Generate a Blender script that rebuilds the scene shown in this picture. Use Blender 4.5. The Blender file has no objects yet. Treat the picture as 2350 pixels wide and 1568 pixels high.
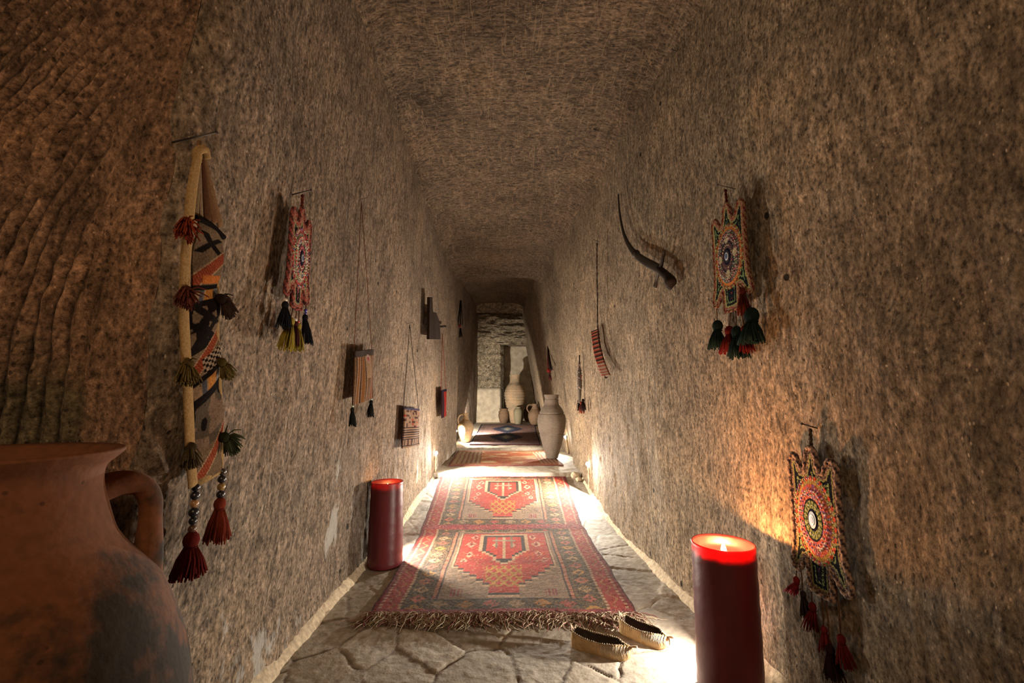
import bpy, math, random
import numpy as np
from mathutils import Vector
random.seed(7)
S = bpy.context.scene
COL = S.collection
PI = math.pi

# ---------------------------------------------------------------- camera
F_PX = 1045.0
pitch = math.atan(134 / F_PX)
yaw = math.atan(25 / F_PX * math.cos(pitch))
CH = .95
cd = bpy.data.cameras.new('camera')
cd.sensor_width = 36
cd.lens = F_PX / 2350 * 36
cd.clip_start = .02
cam = bpy.data.objects.new('camera', cd)
COL.objects.link(cam)
cam.location = (0, 0, CH)
cam.rotation_euler = (PI / 2 + pitch, 0, -yaw)
S.camera = cam
FW = (math.sin(yaw) * math.cos(pitch), math.cos(yaw) * math.cos(pitch), math.sin(pitch))
RT = (math.cos(yaw), -math.sin(yaw), 0)
UP = (RT[1] * FW[2] - RT[2] * FW[1], RT[2] * FW[0] - RT[0] * FW[2], RT[0] * FW[1] - RT[1] * FW[0])


def ray(px, py):
    x = (px - 1175) / F_PX
    y = (784 - py) / F_PX
    return [FW[i] + x * RT[i] + y * UP[i] for i in range(3)]


def onx(px, py, X):
    d = ray(px, py)
    t = X / d[0]
    return Vector((X, d[1] * t, CH + d[2] * t))


def ony(px, py, Y):
    d = ray(px, py)
    t = Y / d[1]
    return Vector((d[0] * t, Y, CH + d[2] * t))


# ---------------------------------------------------------------- shell profile (metres)
def lerp_table(y, tb):
    ys = [a for a, b in tb]
    return float(np.interp(y, ys, [b for a, b in tb]))


ZF = [(-9, 0), (3.4, 0), (3.8, .035), (4.85, .152), (4.8501, .198), (6.85, .205), (6.8501, .25), (7.05, .27), (9.4, .45), (10.0, .472), (12, .48)]
LB = [(1.14, -.80), (1.7, -.802), (2.07, -.795), (2.7, -.785), (3.6, -.752), (4.85, -.70), (6.0, -.665), (6.75, -.645), (6.85, -.66), (6.95, -.74), (7.6, -.70), (8.5, -.62), (9.9, -.54), (10.2, -.53)]
LT = [(1.14, -.61), (1.7, -.655), (2.07, -.675), (2.7, -.69), (3.6, -.69), (4.85, -.72), (6.0, -.70), (6.75, -.655), (6.85, -.66), (6.95, -.69), (7.6, -.65), (8.5, -.58), (9.9, -.50), (10.2, -.50)]
RB = [(-4, 1.0), (1.0, .94), (2.2, .905), (2.5, .875), (3.3, .865), (4.0, .84), (4.85, .84), (5.45, .855), (5.55, .87), (5.75, .955), (6.5, .94), (8, .90), (10.2, .88)]
RTt = [(-4, .98), (1.0, .95), (1.9, .92), (2.8, .86), (3.7, .82), (4.7, .71), (5.45, .625), (5.55, .635), (5.75, .70), (6.5, .62), (8, .52), (10.2, .45)]


def zf(y): return lerp_table(y, ZF)


def XL(y, z):
    t = (z - .2) / 2.6
    t = max(0, min(1.1, t))
    return lerp_table(y, LB) * (1 - t) + lerp_table(y, LT) * t


def XR(y, z):
    t = max(0, min(1.1, (z - .2) / 2.6))
    return lerp_table(y, RB) * (1 - t) + lerp_table(y, RTt) * t


def hitL(px, py, out=0.0):
    d = ray(px, py)
    def inside_(t):
        x, y, z = d[0] * t, d[1] * t, CH + d[2] * t
        return x < XL(y, z) + out
    t = .3
    while t < 14 and not inside_(t): t += .02
    lo_, hi_ = t - .02, t
    for _ in range(14):
        m = (lo_ + hi_) / 2
        if inside_(m): hi_ = m
        else: lo_ = m
    x, y, z = d[0] * hi_, d[1] * hi_, CH + d[2] * hi_
    return Vector((x, y, z))


def hitR(px, py, out=0.0):
    d = ray(px, py)
    def inside_(t):
        x, y, z = d[0] * t, d[1] * t, CH + d[2] * t
        return x > XR(y, z) - out
    t = .3
    while t < 14 and not inside_(t): t += .02
    lo_, hi_ = t - .02, t
    for _ in range(14):
        m = (lo_ + hi_) / 2
        if inside_(m): hi_ = m
        else: lo_ = m
    x, y, z = d[0] * hi_, d[1] * hi_, CH + d[2] * hi_
    return Vector((x, y, z))


# ---------------------------------------------------------------- numpy value noise
def _h(i, j, k, s):
    n = (i.astype(np.int64) * 73856093) ^ (j.astype(np.int64) * 19349663) ^ (k.astype(np.int64) * 83492791) ^ (s * 2654435761)
    n = (n ^ (n >> 13)) * 1274126177
    n = n & 0x7fffffff
    n = (n ^ (n >> 16)) & 0xffff
    return n / 65535.0


def vn(x, y, z, s=1):
    x = np.asarray(x, float); y = np.asarray(y, float) + 0 * x; z = np.asarray(z, float) + 0 * x
    xi, yi, zi = np.floor(x), np.floor(y), np.floor(z)
    fx, fy, fz = x - xi, y - yi, z - zi
    fx = fx * fx * (3 - 2 * fx); fy = fy * fy * (3 - 2 * fy); fz = fz * fz * (3 - 2 * fz)
    r = 0
    for a in (0, 1):
        for b in (0, 1):
            for c in (0, 1):
                w = (fx if a else 1 - fx) * (fy if b else 1 - fy) * (fz if c else 1 - fz)
                r = r + w * _h(xi + a, yi + b, zi + c, s)
    return r * 2 - 1


def fbm(x, y, z, s=1, o=3):
    r = 0; a = 1
    for k in range(o):
        r = r + a * vn(x * 2 ** k, y * 2 ** k, z * 2 ** k, s + k)
        a *= .5
    return r


# ---------------------------------------------------------------- node helpers
class NT:
    def __init__(self, name):
        self.m = bpy.data.materials.new(name)
        self.m.use_nodes = True
        self.t = self.m.node_tree
        self.t.nodes.clear()
        self.out = self.t.nodes.new('ShaderNodeOutputMaterial')
        self.b = self.t.nodes.new('ShaderNodeBsdfPrincipled')
        self.L(self.b, 0, self.out, 0)

    def L(self, a, i, b, j):
        self.t.links.new(a.outputs[i], b.inputs[j])

    def n(self, typ, ins=None, **kw):
        nd = self.t.nodes.new('ShaderNode' + typ)
        for k, v in kw.items(): setattr(nd, k, v)
        for k, v in (ins or {}).items():
            if isinstance(v, tuple) and len(v) == 2 and hasattr(v[0], 'outputs'):
                self.L(v[0], v[1], nd, k)
            else:
                nd.inputs[k].default_value = v
        return nd

    def ramp(self, src, i, stops):
        r = self.n('ValToRGB')
        e = r.color_ramp.elements
        while len(e) < len(stops): e.new(.5)
        for k, (p, c) in enumerate(stops):
            e[k].position = p
            e[k].color = (c, c, c, 1) if isinstance(c, (int, float)) else tuple(c) + (1,)
        self.L(src, i, r, 0)
        return r

    def mix(self, typ, fac, a, b):
        nd = self.n('MixRGB', blend_type=typ)
        for k, v in ((0, fac), (1, a), (2, b)):
            if isinstance(v, tuple) and len(v) == 2 and hasattr(v[0], 'outputs'): self.L(v[0], v[1], nd, k)
            elif isinstance(v, (int, float)): nd.inputs[k].default_value = v if k == 0 else (v, v, v, 1)
            else: nd.inputs[k].default_value = tuple(v) + (1,)
        return nd

    def mth(self, op, a, b=0.0):
        nd = self.n('Math', operation=op)
        for k, v in ((0, a), (1, b)):
            if isinstance(v, tuple): self.L(v[0], v[1], nd, k)
            else: nd.inputs[k].default_value = v
        return nd

    def mapc(self, scale, rot=(0, 0, 0), kind='Object', src=None):
        if src is None:
            tc = self.n('TexCoord'); src = (tc, kind)
        return self.n('Mapping', {0: src, 'Scale': scale, 'Rotation': rot})


def rock(name, base=(.235, .176, .126), sc=(1, 1, .42), k=1.0, rough_amt=1.0, patches=False, ceil=False, moss_and_shade=False, fineness=1.0):
    M = NT(name)
    tc = M.n('TexCoord')
    src = (tc, 'Object')
    warp = M.n('TexNoise', {0: src, 'Scale': 2.6, 'Detail': 2.0})
    wv = M.n('VectorMath', {0: (warp, 'Color'), 1: (.07, .07, .07)}, operation='MULTIPLY')
    w2 = M.n('VectorMath', {0: src, 1: (wv, 0)}, operation='ADD')
    src = (w2, 0)
    q = 88 * k
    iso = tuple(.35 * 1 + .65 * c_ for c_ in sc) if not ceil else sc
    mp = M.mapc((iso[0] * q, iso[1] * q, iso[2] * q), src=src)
    n1 = M.n('TexNoise', {0: (mp, 0), 'Scale': 1.0, 'Detail': 6.0, 'Roughness': .70})
    mp2 = M.mapc((sc[0] * q * .42, sc[1] * q * .42, sc[2] * q * .34), src=src)
    n2 = M.n('TexNoise', {0: (mp2, 0), 'Scale': 1.0, 'Detail': 3.0})
    big = M.n('TexNoise', {0: (w2, 0), 'Scale': 1.7, 'Detail': 4.0, 'Roughness': .6})
    # large mottling
    c_big = M.ramp(big, 0, [(.3, tuple(b * .62 for b in base)), (.55, base), (.75, (base[0] * 1.32, base[1] * 1.25, base[2] * 1.12))])
    c_f = M.ramp(n1, 0, [(.35, .20), (.46, .68), (.57, 1.12), (.70, 1.85)])
    c1 = M.mix('MULTIPLY', 1.0, (c_big, 0), (c_f, 0))
    c_m = M.ramp(n2, 0, [(.32, .55), (.5, .95), (.68, 1.3)])
    c2 = M.mix('MULTIPLY', 1.0, (c1, 0), (c_m, 0))
    # pale mineral grains
    mv = M.mapc((sc[0] * 72 * k, sc[1] * 72 * k, max(sc[2], .6) * 72 * k), src=src)
    vo = M.n('TexVoronoi', {0: (mv, 0), 'Scale': 1.0, 'Randomness': 1.0})
    sp = M.ramp(vo, 0, [(.09, 1.0), (.20, 0.0)])
    sel = M.n('SeparateColor', {0: (vo, 'Color')})
    gate = M.ramp(sel, 0, [(.62, 0.0), (.72, 1.0)])
    spg = M.mth('MULTIPLY', (sp, 0), (gate, 0))
    c3 = M.mix('MIX', (M.mth('MULTIPLY', (spg, 0), .6), 0), (c2, 0), (base[0] * 2.6, base[1] * 2.7, base[2] * 2.9))
    # dark pores
    mv2 = M.mapc((sc[0] * 50 * k, sc[1] * 50 * k, max(sc[2], .7) * 50 * k), rot=(.3, .2, .1), src=src)
    vo2 = M.n('TexVoronoi', {0: (mv2, 0), 'Scale': 1.0})
    pt = M.ramp(vo2, 0, [(.10, 1.0), (.22, 0.0)])
    sel2 = M.n('SeparateColor', {0: (vo2, 'Color')})
    g2 = M.ramp(sel2, 1, [(.55, 0.0), (.62, 1.0)])
    ptg = M.mth('MULTIPLY', (pt, 0), (g2, 0))
    c4 = M.mix('MIX', (M.mth('MULTIPLY', (ptg, 0), .8), 0), (c3, 0), tuple(b * .16 for b in base))
    # sparse larger holes
    vo3 = M.n('TexVoronoi', {0: (w2, 0), 'Scale': 4.2})
    hl = M.ramp(vo3, 0, [(.045, 1.0), (.062, 0.0)])
    c5 = M.mix('MIX', (hl, 0), (c4, 0), tuple(b * .08 for b in base))
    last = c5
    hterm = None
    if ceil:
        # pale pick scratches fanning over the vault
        for rr, s in ((.25, 1), (-.35, 2)):
            mr = M.mapc((34, 4.2, 4), rot=(0, 0, rr), src=src)
            ns = M.n('TexNoise', {0: (mr, 0), 'Scale': 1.0, 'Detail': 1.5})
            line = M.ramp(ns, 0, [(.605, 0.0), (.625, .55), (.645, 0.0)])
            last = M.mix('MIX', (line, 0), (last, 0), (base[0] * 2.0, base[1] * 2.0, base[2] * 1.9))
    if patches:
        np_ = M.n('TexNoise', {0: (M.mapc((4.2, 4.2, 2.2), src=src), 0), 'Scale': 1.0, 'Detail': 5.0, 'Roughness': .7})
        sx = M.n('SeparateXYZ', {0: (tc, 'Object')})
        zl = M.n('MapRange', {0: (sx, 2), 1: .25, 2: 1.05, 3: .10, 4: -.03})
        pm = M.ramp(M.mth('ADD', (np_, 0), (zl, 0)), 0, [(.66, 0.0), (.71, .75)])
        last = M.mix('MIX', (pm, 0), (last, 0), (.40, .39, .36))
    if moss_and_shade:
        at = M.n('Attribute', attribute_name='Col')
        last = M.mix('MULTIPLY', 1.0, (last, 0), (at, 0))  # multiplies in the groove shade painted as vertex colour
        nm = M.n('TexNoise', {0: (M.mapc((2.2, 2.2, 3.5), src=src), 0), 'Scale': 1.0, 'Detail': 4.0})
        sx = M.n('SeparateXYZ', {0: (tc, 'Object')})
        zl = M.n('MapRange', {0: (sx, 2), 1: .95, 2: 1.15, 3: .22, 4: -.10})
        xl_ = M.n('MapRange', {0: (sx, 0), 1: -.95, 2: -.85, 3: 0.0, 4: -.3})
        mm = M.ramp(M.mth('ADD', (M.mth('ADD', (nm, 0), (zl, 0)), 0), (xl_, 0)), 0, [(.55, 0.0), (.66, .8)])
        mc = M.mix('MULTIPLY', 1.0, (last, 0), (.42, .62, .55))
        last = M.mix('MIX', (mm, 0), (last, 0), (mc, 0))
    M.L(last, 0, M.b, 'Base Color')
    M.b.inputs['Roughness'].default_value = .93
    M.b.inputs['Specular IOR Level'].default_value = .2
    h1 = M.mth('MULTIPLY', (n1, 0), 1.0)
    h2 = M.mth('MULTIPLY_ADD', (n2, 0), .9); M.L(h1, 0, h2, 2)
    h3 = M.mth('MULTIPLY_ADD', (ptg, 0), -.55); M.L(h2, 0, h3, 2)
    h4 = M.mth('MULTIPLY_ADD', (hl, 0), -1.5); M.L(h3, 0, h4, 2)
    bp = M.n('Bump', {'Strength': .9, 'Distance': .010 * rough_amt, 'Height': (h4, 0)})
    M.L(bp, 0, M.b, 'Normal')
    return M.m


def attr_mat(name, rough=.9, noise=60, amt=.35, bump=.002, spec=.2, sheen=0.0, gain=1.0):
    M = NT(name)
    a = M.n('Attribute', attribute_name='Col')
    tc = M.n('TexCoord')
    nz = M.n('TexNoise', {0: (tc, 'Object'), 'Scale': float(noise), 'Detail': 4.0, 'Roughness': .65})
    r = M.ramp(nz, 0, [(.3, gain * (1 - amt)), (.7, gain * (1 + amt))])
    c = M.mix('MULTIPLY', 1.0, (a, 0), (r, 0))
    M.L(c, 0, M.b, 'Base Color')
    M.b.inputs['Roughness'].default_value = rough
    M.b.inputs['Specular IOR Level'].default_value = spec
    if sheen: M.b.inputs['Sheen Weight'].default_value = sheen
    bp = M.n('Bump', {'Strength': .8, 'Distance': bump, 'Height': (nz, 0)})
    M.L(bp, 0, M.b, 'Normal')
    return M.m


def plain(name, col, rough=.6, metal=0.0, noise=40, amt=.25, bump=.001, spec=.4):
    M = NT(name)
    tc = M.n('TexCoord')
    nz = M.n('TexNoise', {0: (tc, 'Object'), 'Scale': float(noise), 'Detail': 4.0})
    r = M.ramp(nz, 0, [(.3, tuple(c * (1 - amt) for c in col)), (.7, tuple(min(1, c * (1 + amt)) for c in col))])
    M.L(r, 0, M.b, 'Base Color')
    M.b.inputs['Roughness'].default_value = rough
    M.b.inputs['Metallic'].default_value = metal
    M.b.inputs['Specular IOR Level'].default_value = spec
    bp = M.n('Bump', {'Strength': .7, 'Distance': bump, 'Height': (nz, 0)})
    M.L(bp, 0, M.b, 'Normal')
    return M.m


def clay(name, base, dark, scale=7, thr=(.5, .62), stain_low=None, rings=0, bd=.003):
    M = NT(name)
    tc = M.n('TexCoord')
    n1 = M.n('TexNoise', {0: (tc, 'Object'), 'Scale': float(scale), 'Detail': 6.0, 'Roughness': .62})
    n2 = M.n('TexNoise', {0: (tc, 'Object'), 'Scale': 70.0, 'Detail': 4.0})
    fac = (n1, 0)
    if stain_low:
        sx = M.n('SeparateXYZ', {0: (tc, 'Object')})
        mr = M.n('MapRange', {0: (sx, 2), 1: stain_low[0], 2: stain_low[1], 3: .16, 4: -.12})
        a = M.mth('ADD', (n1, 0), (mr, 0)); fac = (a, 0)
    r = M.ramp(fac[0], 0, [(thr[0], 0.0), (thr[1], 1.0)])
    v = M.ramp(n2, 0, [(.3, .8), (.7, 1.15)])
    c = M.mix('MIX', (r, 0), base, dark)
    c = M.mix('MULTIPLY', 1.0, (c, 0), (v, 0))
    vo = M.n('TexVoronoi', {0: (tc, 'Object'), 'Scale': 28.0})
    sp = M.ramp(vo, 0, [(.07, .35), (.11, 1.0)])
    c = M.mix('MULTIPLY', .8, (c, 0), (sp, 0))
    M.L(c, 0, M.b, 'Base Color')
    M.b.inputs['Roughness'].default_value = .85
    M.b.inputs['Specular IOR Level'].default_value = .25
    h = (n2, 0)
    if rings:
        wv = M.n('TexWave', {0: (tc, 'Object'), 'Scale': float(rings), 'Distortion': 1.5, 'Detail': 2.0}, bands_direction='Z')
        hh = M.mth('ADD', (n2, 0), (wv, 1)); h = (hh, 0)
    bp = M.n('Bump', {'Strength': .5, 'Distance': bd, 'Height': h})
    M.L(bp, 0, M.b, 'Normal')
    return M.m


def emit(name, col, st):
    M = NT(name)
    e = M.n('Emission', {0: tuple(col) + (1,), 1: st})
    M.L(e, 0, M.out, 0)
    return M.m


# ---------------------------------------------------------------- object helpers
def tag(o, label=None, cat=None, group=None, kind=None):
    if label: o['label'] = label
    if cat: o['category'] = cat
    if group: o['group'] = group
    if kind: o['kind'] = kind
    return o


def thing(name, label, cat, loc, group=None):
    o = bpy.data.objects.new(name, None)
    COL.objects.link(o)
    o.empty_display_size = .05
    o.location = loc
    return tag(o, label, cat, group)


class MB:
    """collects shapes (world coordinates) with vertex colours, builds ONE mesh object"""

    def __init__(self):
        self.V = []; self.F = []; self.C = []

    def _add(self, vs, fs, c):
        o = len(self.V)
        self.V += [tuple(v) for v in vs]
        self.F += [tuple(i + o for i in f) for f in fs]
        if c is not None and len(c) and isinstance(c[0], (tuple, list, np.ndarray)): self.C += [tuple(q)[:3] for q in c]
        else: self.C += [c or (1, 1, 1)] * len(vs)

    def grid(self, P, C=None, mask=None, flip=False):
        nu, nv = P.shape[:2]
        fs = []
        for i in range(nu - 1):
            for j in range(nv - 1):
                if mask is not None and not mask[i, j]: continue
                a = i * nv + j
                f = (a, a + nv, a + nv + 1, a + 1)
                fs.append(f[::-1] if flip else f)
        vs = P.reshape(-1, 3).tolist()
        c = C.reshape(-1, 3).tolist() if isinstance(C, np.ndarray) else C
        self._add(vs, fs, c)

    def tube(self, pts, r, c=(1, 1, 1), n=6, cap=True, flat=None, cfn=None):
        pts = [Vector(p) for p in pts]
        m = len(pts)
        rs = r if isinstance(r, (list, tuple)) else [r] * m
        vs = []; cs = []
        ref = Vector((0, 0, 1))
        for i in range(m):
            t = (pts[min(i + 1, m - 1)] - pts[max(i - 1, 0)])
            if t.length < 1e-9: t = Vector((0, 0, 1))
            t.normalize()
            if i == 0:
                ref = Vector((1, 0, 0)) if abs(t.x) < .8 else Vector((0, 1, 0))
                if flat is not None: ref = Vector(flat)
            a = (ref - t * ref.dot(t))
            if a.length < 1e-6: a = t.orthogonal()
            a.normalize(); b = t.cross(a); ref = a
            for k in range(n):
                th = 2 * PI * k / n
                kk = .35 if flat is not None else 1
                vs.append(pts[i] + (a * math.cos(th) * kk + b * math.sin(th)) * rs[i])
                cs.append(cfn(i, k) if cfn else c)
        fs = []
        for i in range(m - 1):
            for k in range(n):
                k2 = (k + 1) % n
                fs.append((i * n + k, i * n + k2, (i + 1) * n + k2, (i + 1) * n + k))
        if cap:
            fs.append(tuple(range(n))[::-1]); fs.append(tuple((m - 1) * n + k for k in range(n)))
        self._add(vs, fs, cs)

    def ball(self, p, r, c=(1, 1, 1), n=8, m=5, sz=(1, 1, 1)):
        vs = []; fs = []
        for i in range(m + 1):
            ph = PI * i / m
            for k in range(n):
                th = 2 * PI * k / n
                vs.append((p[0] + r * sz[0] * math.sin(ph) * math.cos(th), p[1] + r * sz[1] * math.sin(ph) * math.sin(th), p[2] + r * sz[2] * math.cos(ph)))
        for i in range(m):
            for k in range(n):
                fs.append((i * n + k, (i + 1) * n + k, (i + 1) * n + (k + 1) % n, i * n + (k + 1) % n))
        self._add(vs, fs, c)

    def lathe(self, cx, cy, prof, c=(1, 1, 1), n=64, cap=True, wob=0.0):
        """prof = [(r, z)]"""
        vs = []
        for r, z in prof:
            for k in range(n):
                th = 2 * PI * k / n
                rr = r * (1 + wob * math.sin(3 * th + z * 9))
                vs.append((cx + rr * math.cos(th), cy + rr * math.sin(th), z))
        fs = []
        m = len(prof)
        for i in range(m - 1):
            for k in range(n):
                fs.append((i * n + k, i * n + (k + 1) % n, (i + 1) * n + (k + 1) % n, (i + 1) * n + k))
        if cap: fs.append(tuple(range(n))[::-1])
        self._add(vs, fs, c)

    def box(self, lo, hi, c=(1, 1, 1)):
        x0, y0, z0 = lo; x1, y1, z1 = hi
        vs = [(x, y, z) for x in (x0, x1) for y in (y0, y1) for z in (z0, z1)]
        fs = [(0, 1, 3, 2), (4, 6, 7, 5), (0, 4, 5, 1), (2, 3, 7, 6), (0, 2, 6, 4), (1, 5, 7, 3)]
        self._add(vs, fs, c)

    def prism(self, poly, nrm, th, c=(1, 1, 1)):
        nrm = Vector(nrm)
        n = len(poly)
        vs = [Vector(p) for p in poly] + [Vector(p) + nrm * th for p in poly]
        fs = [tuple(range(n))[::-1], tuple(range(n, 2 * n))] + [(i, (i + 1) % n, n + (i + 1) % n, n + i) for i in range(n)]
        self._add(vs, fs, c)

    def build(self, name, mat, parent=None, smooth=True, label=None, kind=None, solid=None, sub=0, bevel=None):
        me = bpy.data.meshes.new(name)
        org = Vector((0, 0, 0))
        if parent:
            p = parent
            while p: org += Vector(p.location); p = p.parent
        ox, oy, oz = org
        me.from_pydata([(v[0] - ox, v[1] - oy, v[2] - oz) for v in self.V], [], self.F)
        me.update()
        ca = me.color_attributes.new('Col', 'FLOAT_COLOR', 'POINT')
        arr = np.ones((len(self.V), 4), np.float32)
        arr[:, :3] = np.array(self.C, np.float32)
        ca.data.foreach_set('color', arr.ravel())
        if smooth: me.polygons.foreach_set('use_smooth', [True] * len(me.polygons))
        me.materials.append(mat)
        o = bpy.data.objects.new(name, me)
        COL.objects.link(o)
        if parent: o.parent = parent
        if label: o['label'] = label
        if kind: o['kind'] = kind
        if bevel:
            md = o.modifiers.new('bevel', 'BEVEL'); md.width = bevel; md.segments = 2
        if solid:
            md = o.modifiers.new('solid', 'SOLIDIFY'); md.thickness = abs(solid); md.offset = -1 if solid > 0 else 1
        if sub:
            md = o.modifiers.new('sub', 'SUBSURF'); md.levels = sub; md.render_levels = sub
        return o


def spline(pts, n=8):
    P = [Vector(p) for p in pts]
    P = [P[0] * 2 - P[1]] + P + [P[-1] * 2 - P[-2]]
    out = []
    for i in range(1, len(P) - 2):
        for k in range(n):
            t = k / n
            out.append(.5 * ((2 * P[i]) + (-P[i - 1] + P[i + 1]) * t + (2 * P[i - 1] - 5 * P[i] + 4 * P[i + 1] - P[i + 2]) * t * t + (-P[i - 1] + 3 * P[i] - 3 * P[i + 1] + P[i + 2]) * t ** 3))
    out.append(P[-2])
    return out


def prof_spline(pr, n=6):
    return [(p.x, p.y) for p in spline([(r, z, 0) for r, z in pr], n)]


# ---------------------------------------------------------------- materials
M_rockL = rock('carved tuff left', patches=True)
M_rockR = rock('carved tuff right', base=(.265, .20, .135))
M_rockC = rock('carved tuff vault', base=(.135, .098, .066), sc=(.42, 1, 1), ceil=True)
M_rockF = rock('rough tuff far', base=(.32, .265, .185), sc=(.7, 1, 1), k=.6, rough_amt=1.8)
M_pale = plain('smoothed pale tuff', (.42, .36, .27), .9, noise=9, amt=.25, bump=.004)
M_rockD = rock('pick-marked tuff', base=(.26, .155, .098), sc=(1, 1, .7), k=.9, rough_amt=1.2, moss_and_shade=True)
M_fab = attr_mat('woven fabric', noise=220, amt=.3, bump=.0015, gain=.66, spec=.02, rough=1.0)
M_yarn = attr_mat('wool yarn', noise=400, amt=.35, bump=.001, gain=.72, spec=.02, rough=1.0)
M_bead = attr_mat('glass and sequin beads', rough=.3, noise=30, amt=.1, bump=.0002, spec=.6)
M_rug = attr_mat('knotted pile', noise=260, amt=.42, bump=.004)
M_floor = attr_mat('flagstone', noise=26, amt=.28, bump=.004, spec=.3, rough=.75)
M_mort = plain('pale mortar', (.42, .34, .235), .95, noise=55, amt=.3, bump=.006)
M_wood = plain('aged dark wood', (.016, .010, .007), .85, noise=30, amt=.4, spec=.15)
M_iron = plain('rusty iron', (.05, .04, .035), .6, .6)
M_steel = plain('dark steel scabbard', (.02, .015, .012), .42, .5, noise=50)
M_inner = plain('dark shoe lining', (.035, .022, .014), .9)
M_leath = attr_mat('raw leather', rough=.55, noise=50, amt=.3, bump=.002, spec=.45)


def wax_mat():
    M = NT('red wax')
    tc = M.n('TexCoord')
    nz = M.n('TexNoise', {0: (M.mapc((1, 1, .25), src=(tc, 'Object')), 0), 'Scale': 9.0, 'Detail': 5.0})
    r = M.ramp(nz, 0, [(.3, (.075, .008, .012)), (.7, (.13, .014, .019))])
    M.L(r, 0, M.b, 'Base Color')
    M.b.inputs['Roughness'].default_value = .42
    M.b.inputs['Specular IOR Level'].default_value = .45
    M.b.inputs['Subsurface Weight'].default_value = .5
    M.b.inputs['Subsurface Radius'].default_value = (1.0, .05, .04)
    M.b.inputs['Subsurface Scale'].default_value = .05
    n2 = M.n('TexNoise', {0: (tc, 'Object'), 'Scale': 45.0, 'Detail': 3.0})
    bp = M.n('Bump', {'Strength': .5, 'Distance': .002, 'Height': (n2, 0)})
    M.L(bp, 0, M.b, 'Normal')
    return M.m


M_wax = wax_mat()
M_wick = plain('charred wick', (.02, .016, .014), .9)
M_flame = emit('candle flame', (1, .62, .25), 60)
M_bulb = emit('lamp bulb', (1, .86, .66), 70)
M_clayB = clay('large fired clay', (.120, .043, .016), (.022, .014, .008), 6, (.47, .57), stain_low=(.5, .85))
M_clayJ = clay('buff clay', (.21, .17, .135), (.165, .132, .104), 6, (.42, .68), rings=9, bd=.0012)
M_clayJ2 = clay('ridged buff clay', (.36, .25, .155), (.22, .18, .12), 6, (.45, .65), rings=22)
M_clayW = clay('pale clay', (.50, .36, .22), (.38, .25, .14), 7, (.45, .65), rings=18)
M_clayD = clay('brown clay', (.16, .10, .06), (.10, .066, .04), 7, (.45, .65))


def struct(mb, name, mat, label=None, solid=None):
    o = mb.build(name, mat, None, solid=solid)
    o['kind'] = 'structure'
    if label: o['label'] = label
    return o


# ---------------------------------------------------------------- floor
def voro(X, Y, cell=.225, seed=3):
    gx = np.floor(X / cell).astype(int); gy = np.floor(Y / cell).astype(int)
    f1 = np.full(X.shape, 9.); f2 = np.full(X.shape, 9.); idc = np.zeros(X.shape)
    c1x = np.zeros(X.shape); c1y = np.zeros(X.shape); c2x = np.zeros(X.shape); c2y = np.zeros(X.shape)
    for a in (-2, -1, 0, 1, 2):
        for b in (-2, -1, 0, 1, 2):
            i = gx + a; j = gy + b
            hx = _h(i, j, i * 0, seed); hy = _h(i, j, i * 0, seed + 7)
            px = (i + .08 + .84 * hx) * cell; py = (j + .08 + .84 * hy) * cell
            d = np.hypot(X - px, Y - py)
            m1 = d < f1
            m2 = (~m1) & (d < f2)
            f2 = np.where(m1, f1, np.where(m2, d, f2))
            c2x = np.where(m1, c1x, np.where(m2, px, c2x)); c2y = np.where(m1, c1y, np.where(m2, py, c2y))
            f1 = np.where(m1, d, f1)
            c1x = np.where(m1, px, c1x); c1y = np.where(m1, py, c1y)
            idc = np.where(m1, _h(i, j, i * 0 + 5, seed + 11), idc)
    L = np.hypot(c2x - c1x, c2y - c1y) + 1e-6
    edge = (f2 * f2 - f1 * f1) / (2 * L)
    return edge, idc


ys = list(np.arange(-4, 1.3, .15)) + list(1.3 * np.exp(np.arange(0, math.log(10.9 / 1.3), .0042)))
ys = [y for y in ys if abs(y - 4.85) > .004 and abs(y - 6.85) > .004] + [4.8499, 4.8502, 6.8499, 6.8502]
ys = np.array(sorted(ys))
xs = np.array(list(np.arange(-3.2, -.98, .12)) + list(np.arange(-.98, 1.08, .0075)) + [1.12, 1.3])
Xg, Yg = np.meshgrid(xs, ys, indexing='ij')
wx = Xg + .010 * vn(Xg * 9, Yg * 9, 0, 21) + .006 * vn(Xg * 40, Yg * 40, 0, 22)
wy = Yg + .010 * vn(Xg * 9, Yg * 9, 3, 24) + .006 * vn(Xg * 40, Yg * 40, 3, 24)
edge, idc = voro(wx, wy * .86)
Zb = np.interp(Yg, [a for a, b in ZF], [b for a, b in ZF])
st = np.clip(edge / .0085, 0, 1); st = st * st * (3 - 2 * st)
gw = np.clip(edge / .007, 0, 1)
tilt = (idc - .5) * .006
Z = Zb + (st - 1) * .006 + tilt * st + .0022 * fbm(Xg * 8, Yg * 8, 0, 31) + .001 * vn(Xg * 60, Yg * 60, 0, 35)
Z = Z + .006 * (1 - gw) * (vn(Xg * 5, Yg * 5, 0, 36) > -.1)
upper = Yg > 4.85
Z = np.where(upper, Zb + .004 * fbm(Xg * 10, Yg * 10, 0, 37), Z)
tone = .82 + .3 * idc + .12 * fbm(Xg * 5, Yg * 5, 1, 39)
warm = np.stack([.325 * tone, .29 * tone, .238 * tone], -1)
grout = np.array([.37, .32, .245]) * (.9 + .15 * vn(Xg * 30, Yg * 30, 0, 41))[..., None]
crack = np.array([.14, .115, .09])
side = vn(Xg * 2.3, Yg * 2.3, 0, 43) > -.1
g = (1 - st)[..., None]
cc = warm * (1 - g) + np.where(side[..., None], grout, crack * 1.0 + 0 * grout) * g
up = np.array([.46, .41, .33]) * (1 + .15 * fbm(Xg * 6, Yg * 25, 0, 45))[..., None]
cc = np.where(upper[..., None], up, cc)
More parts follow.
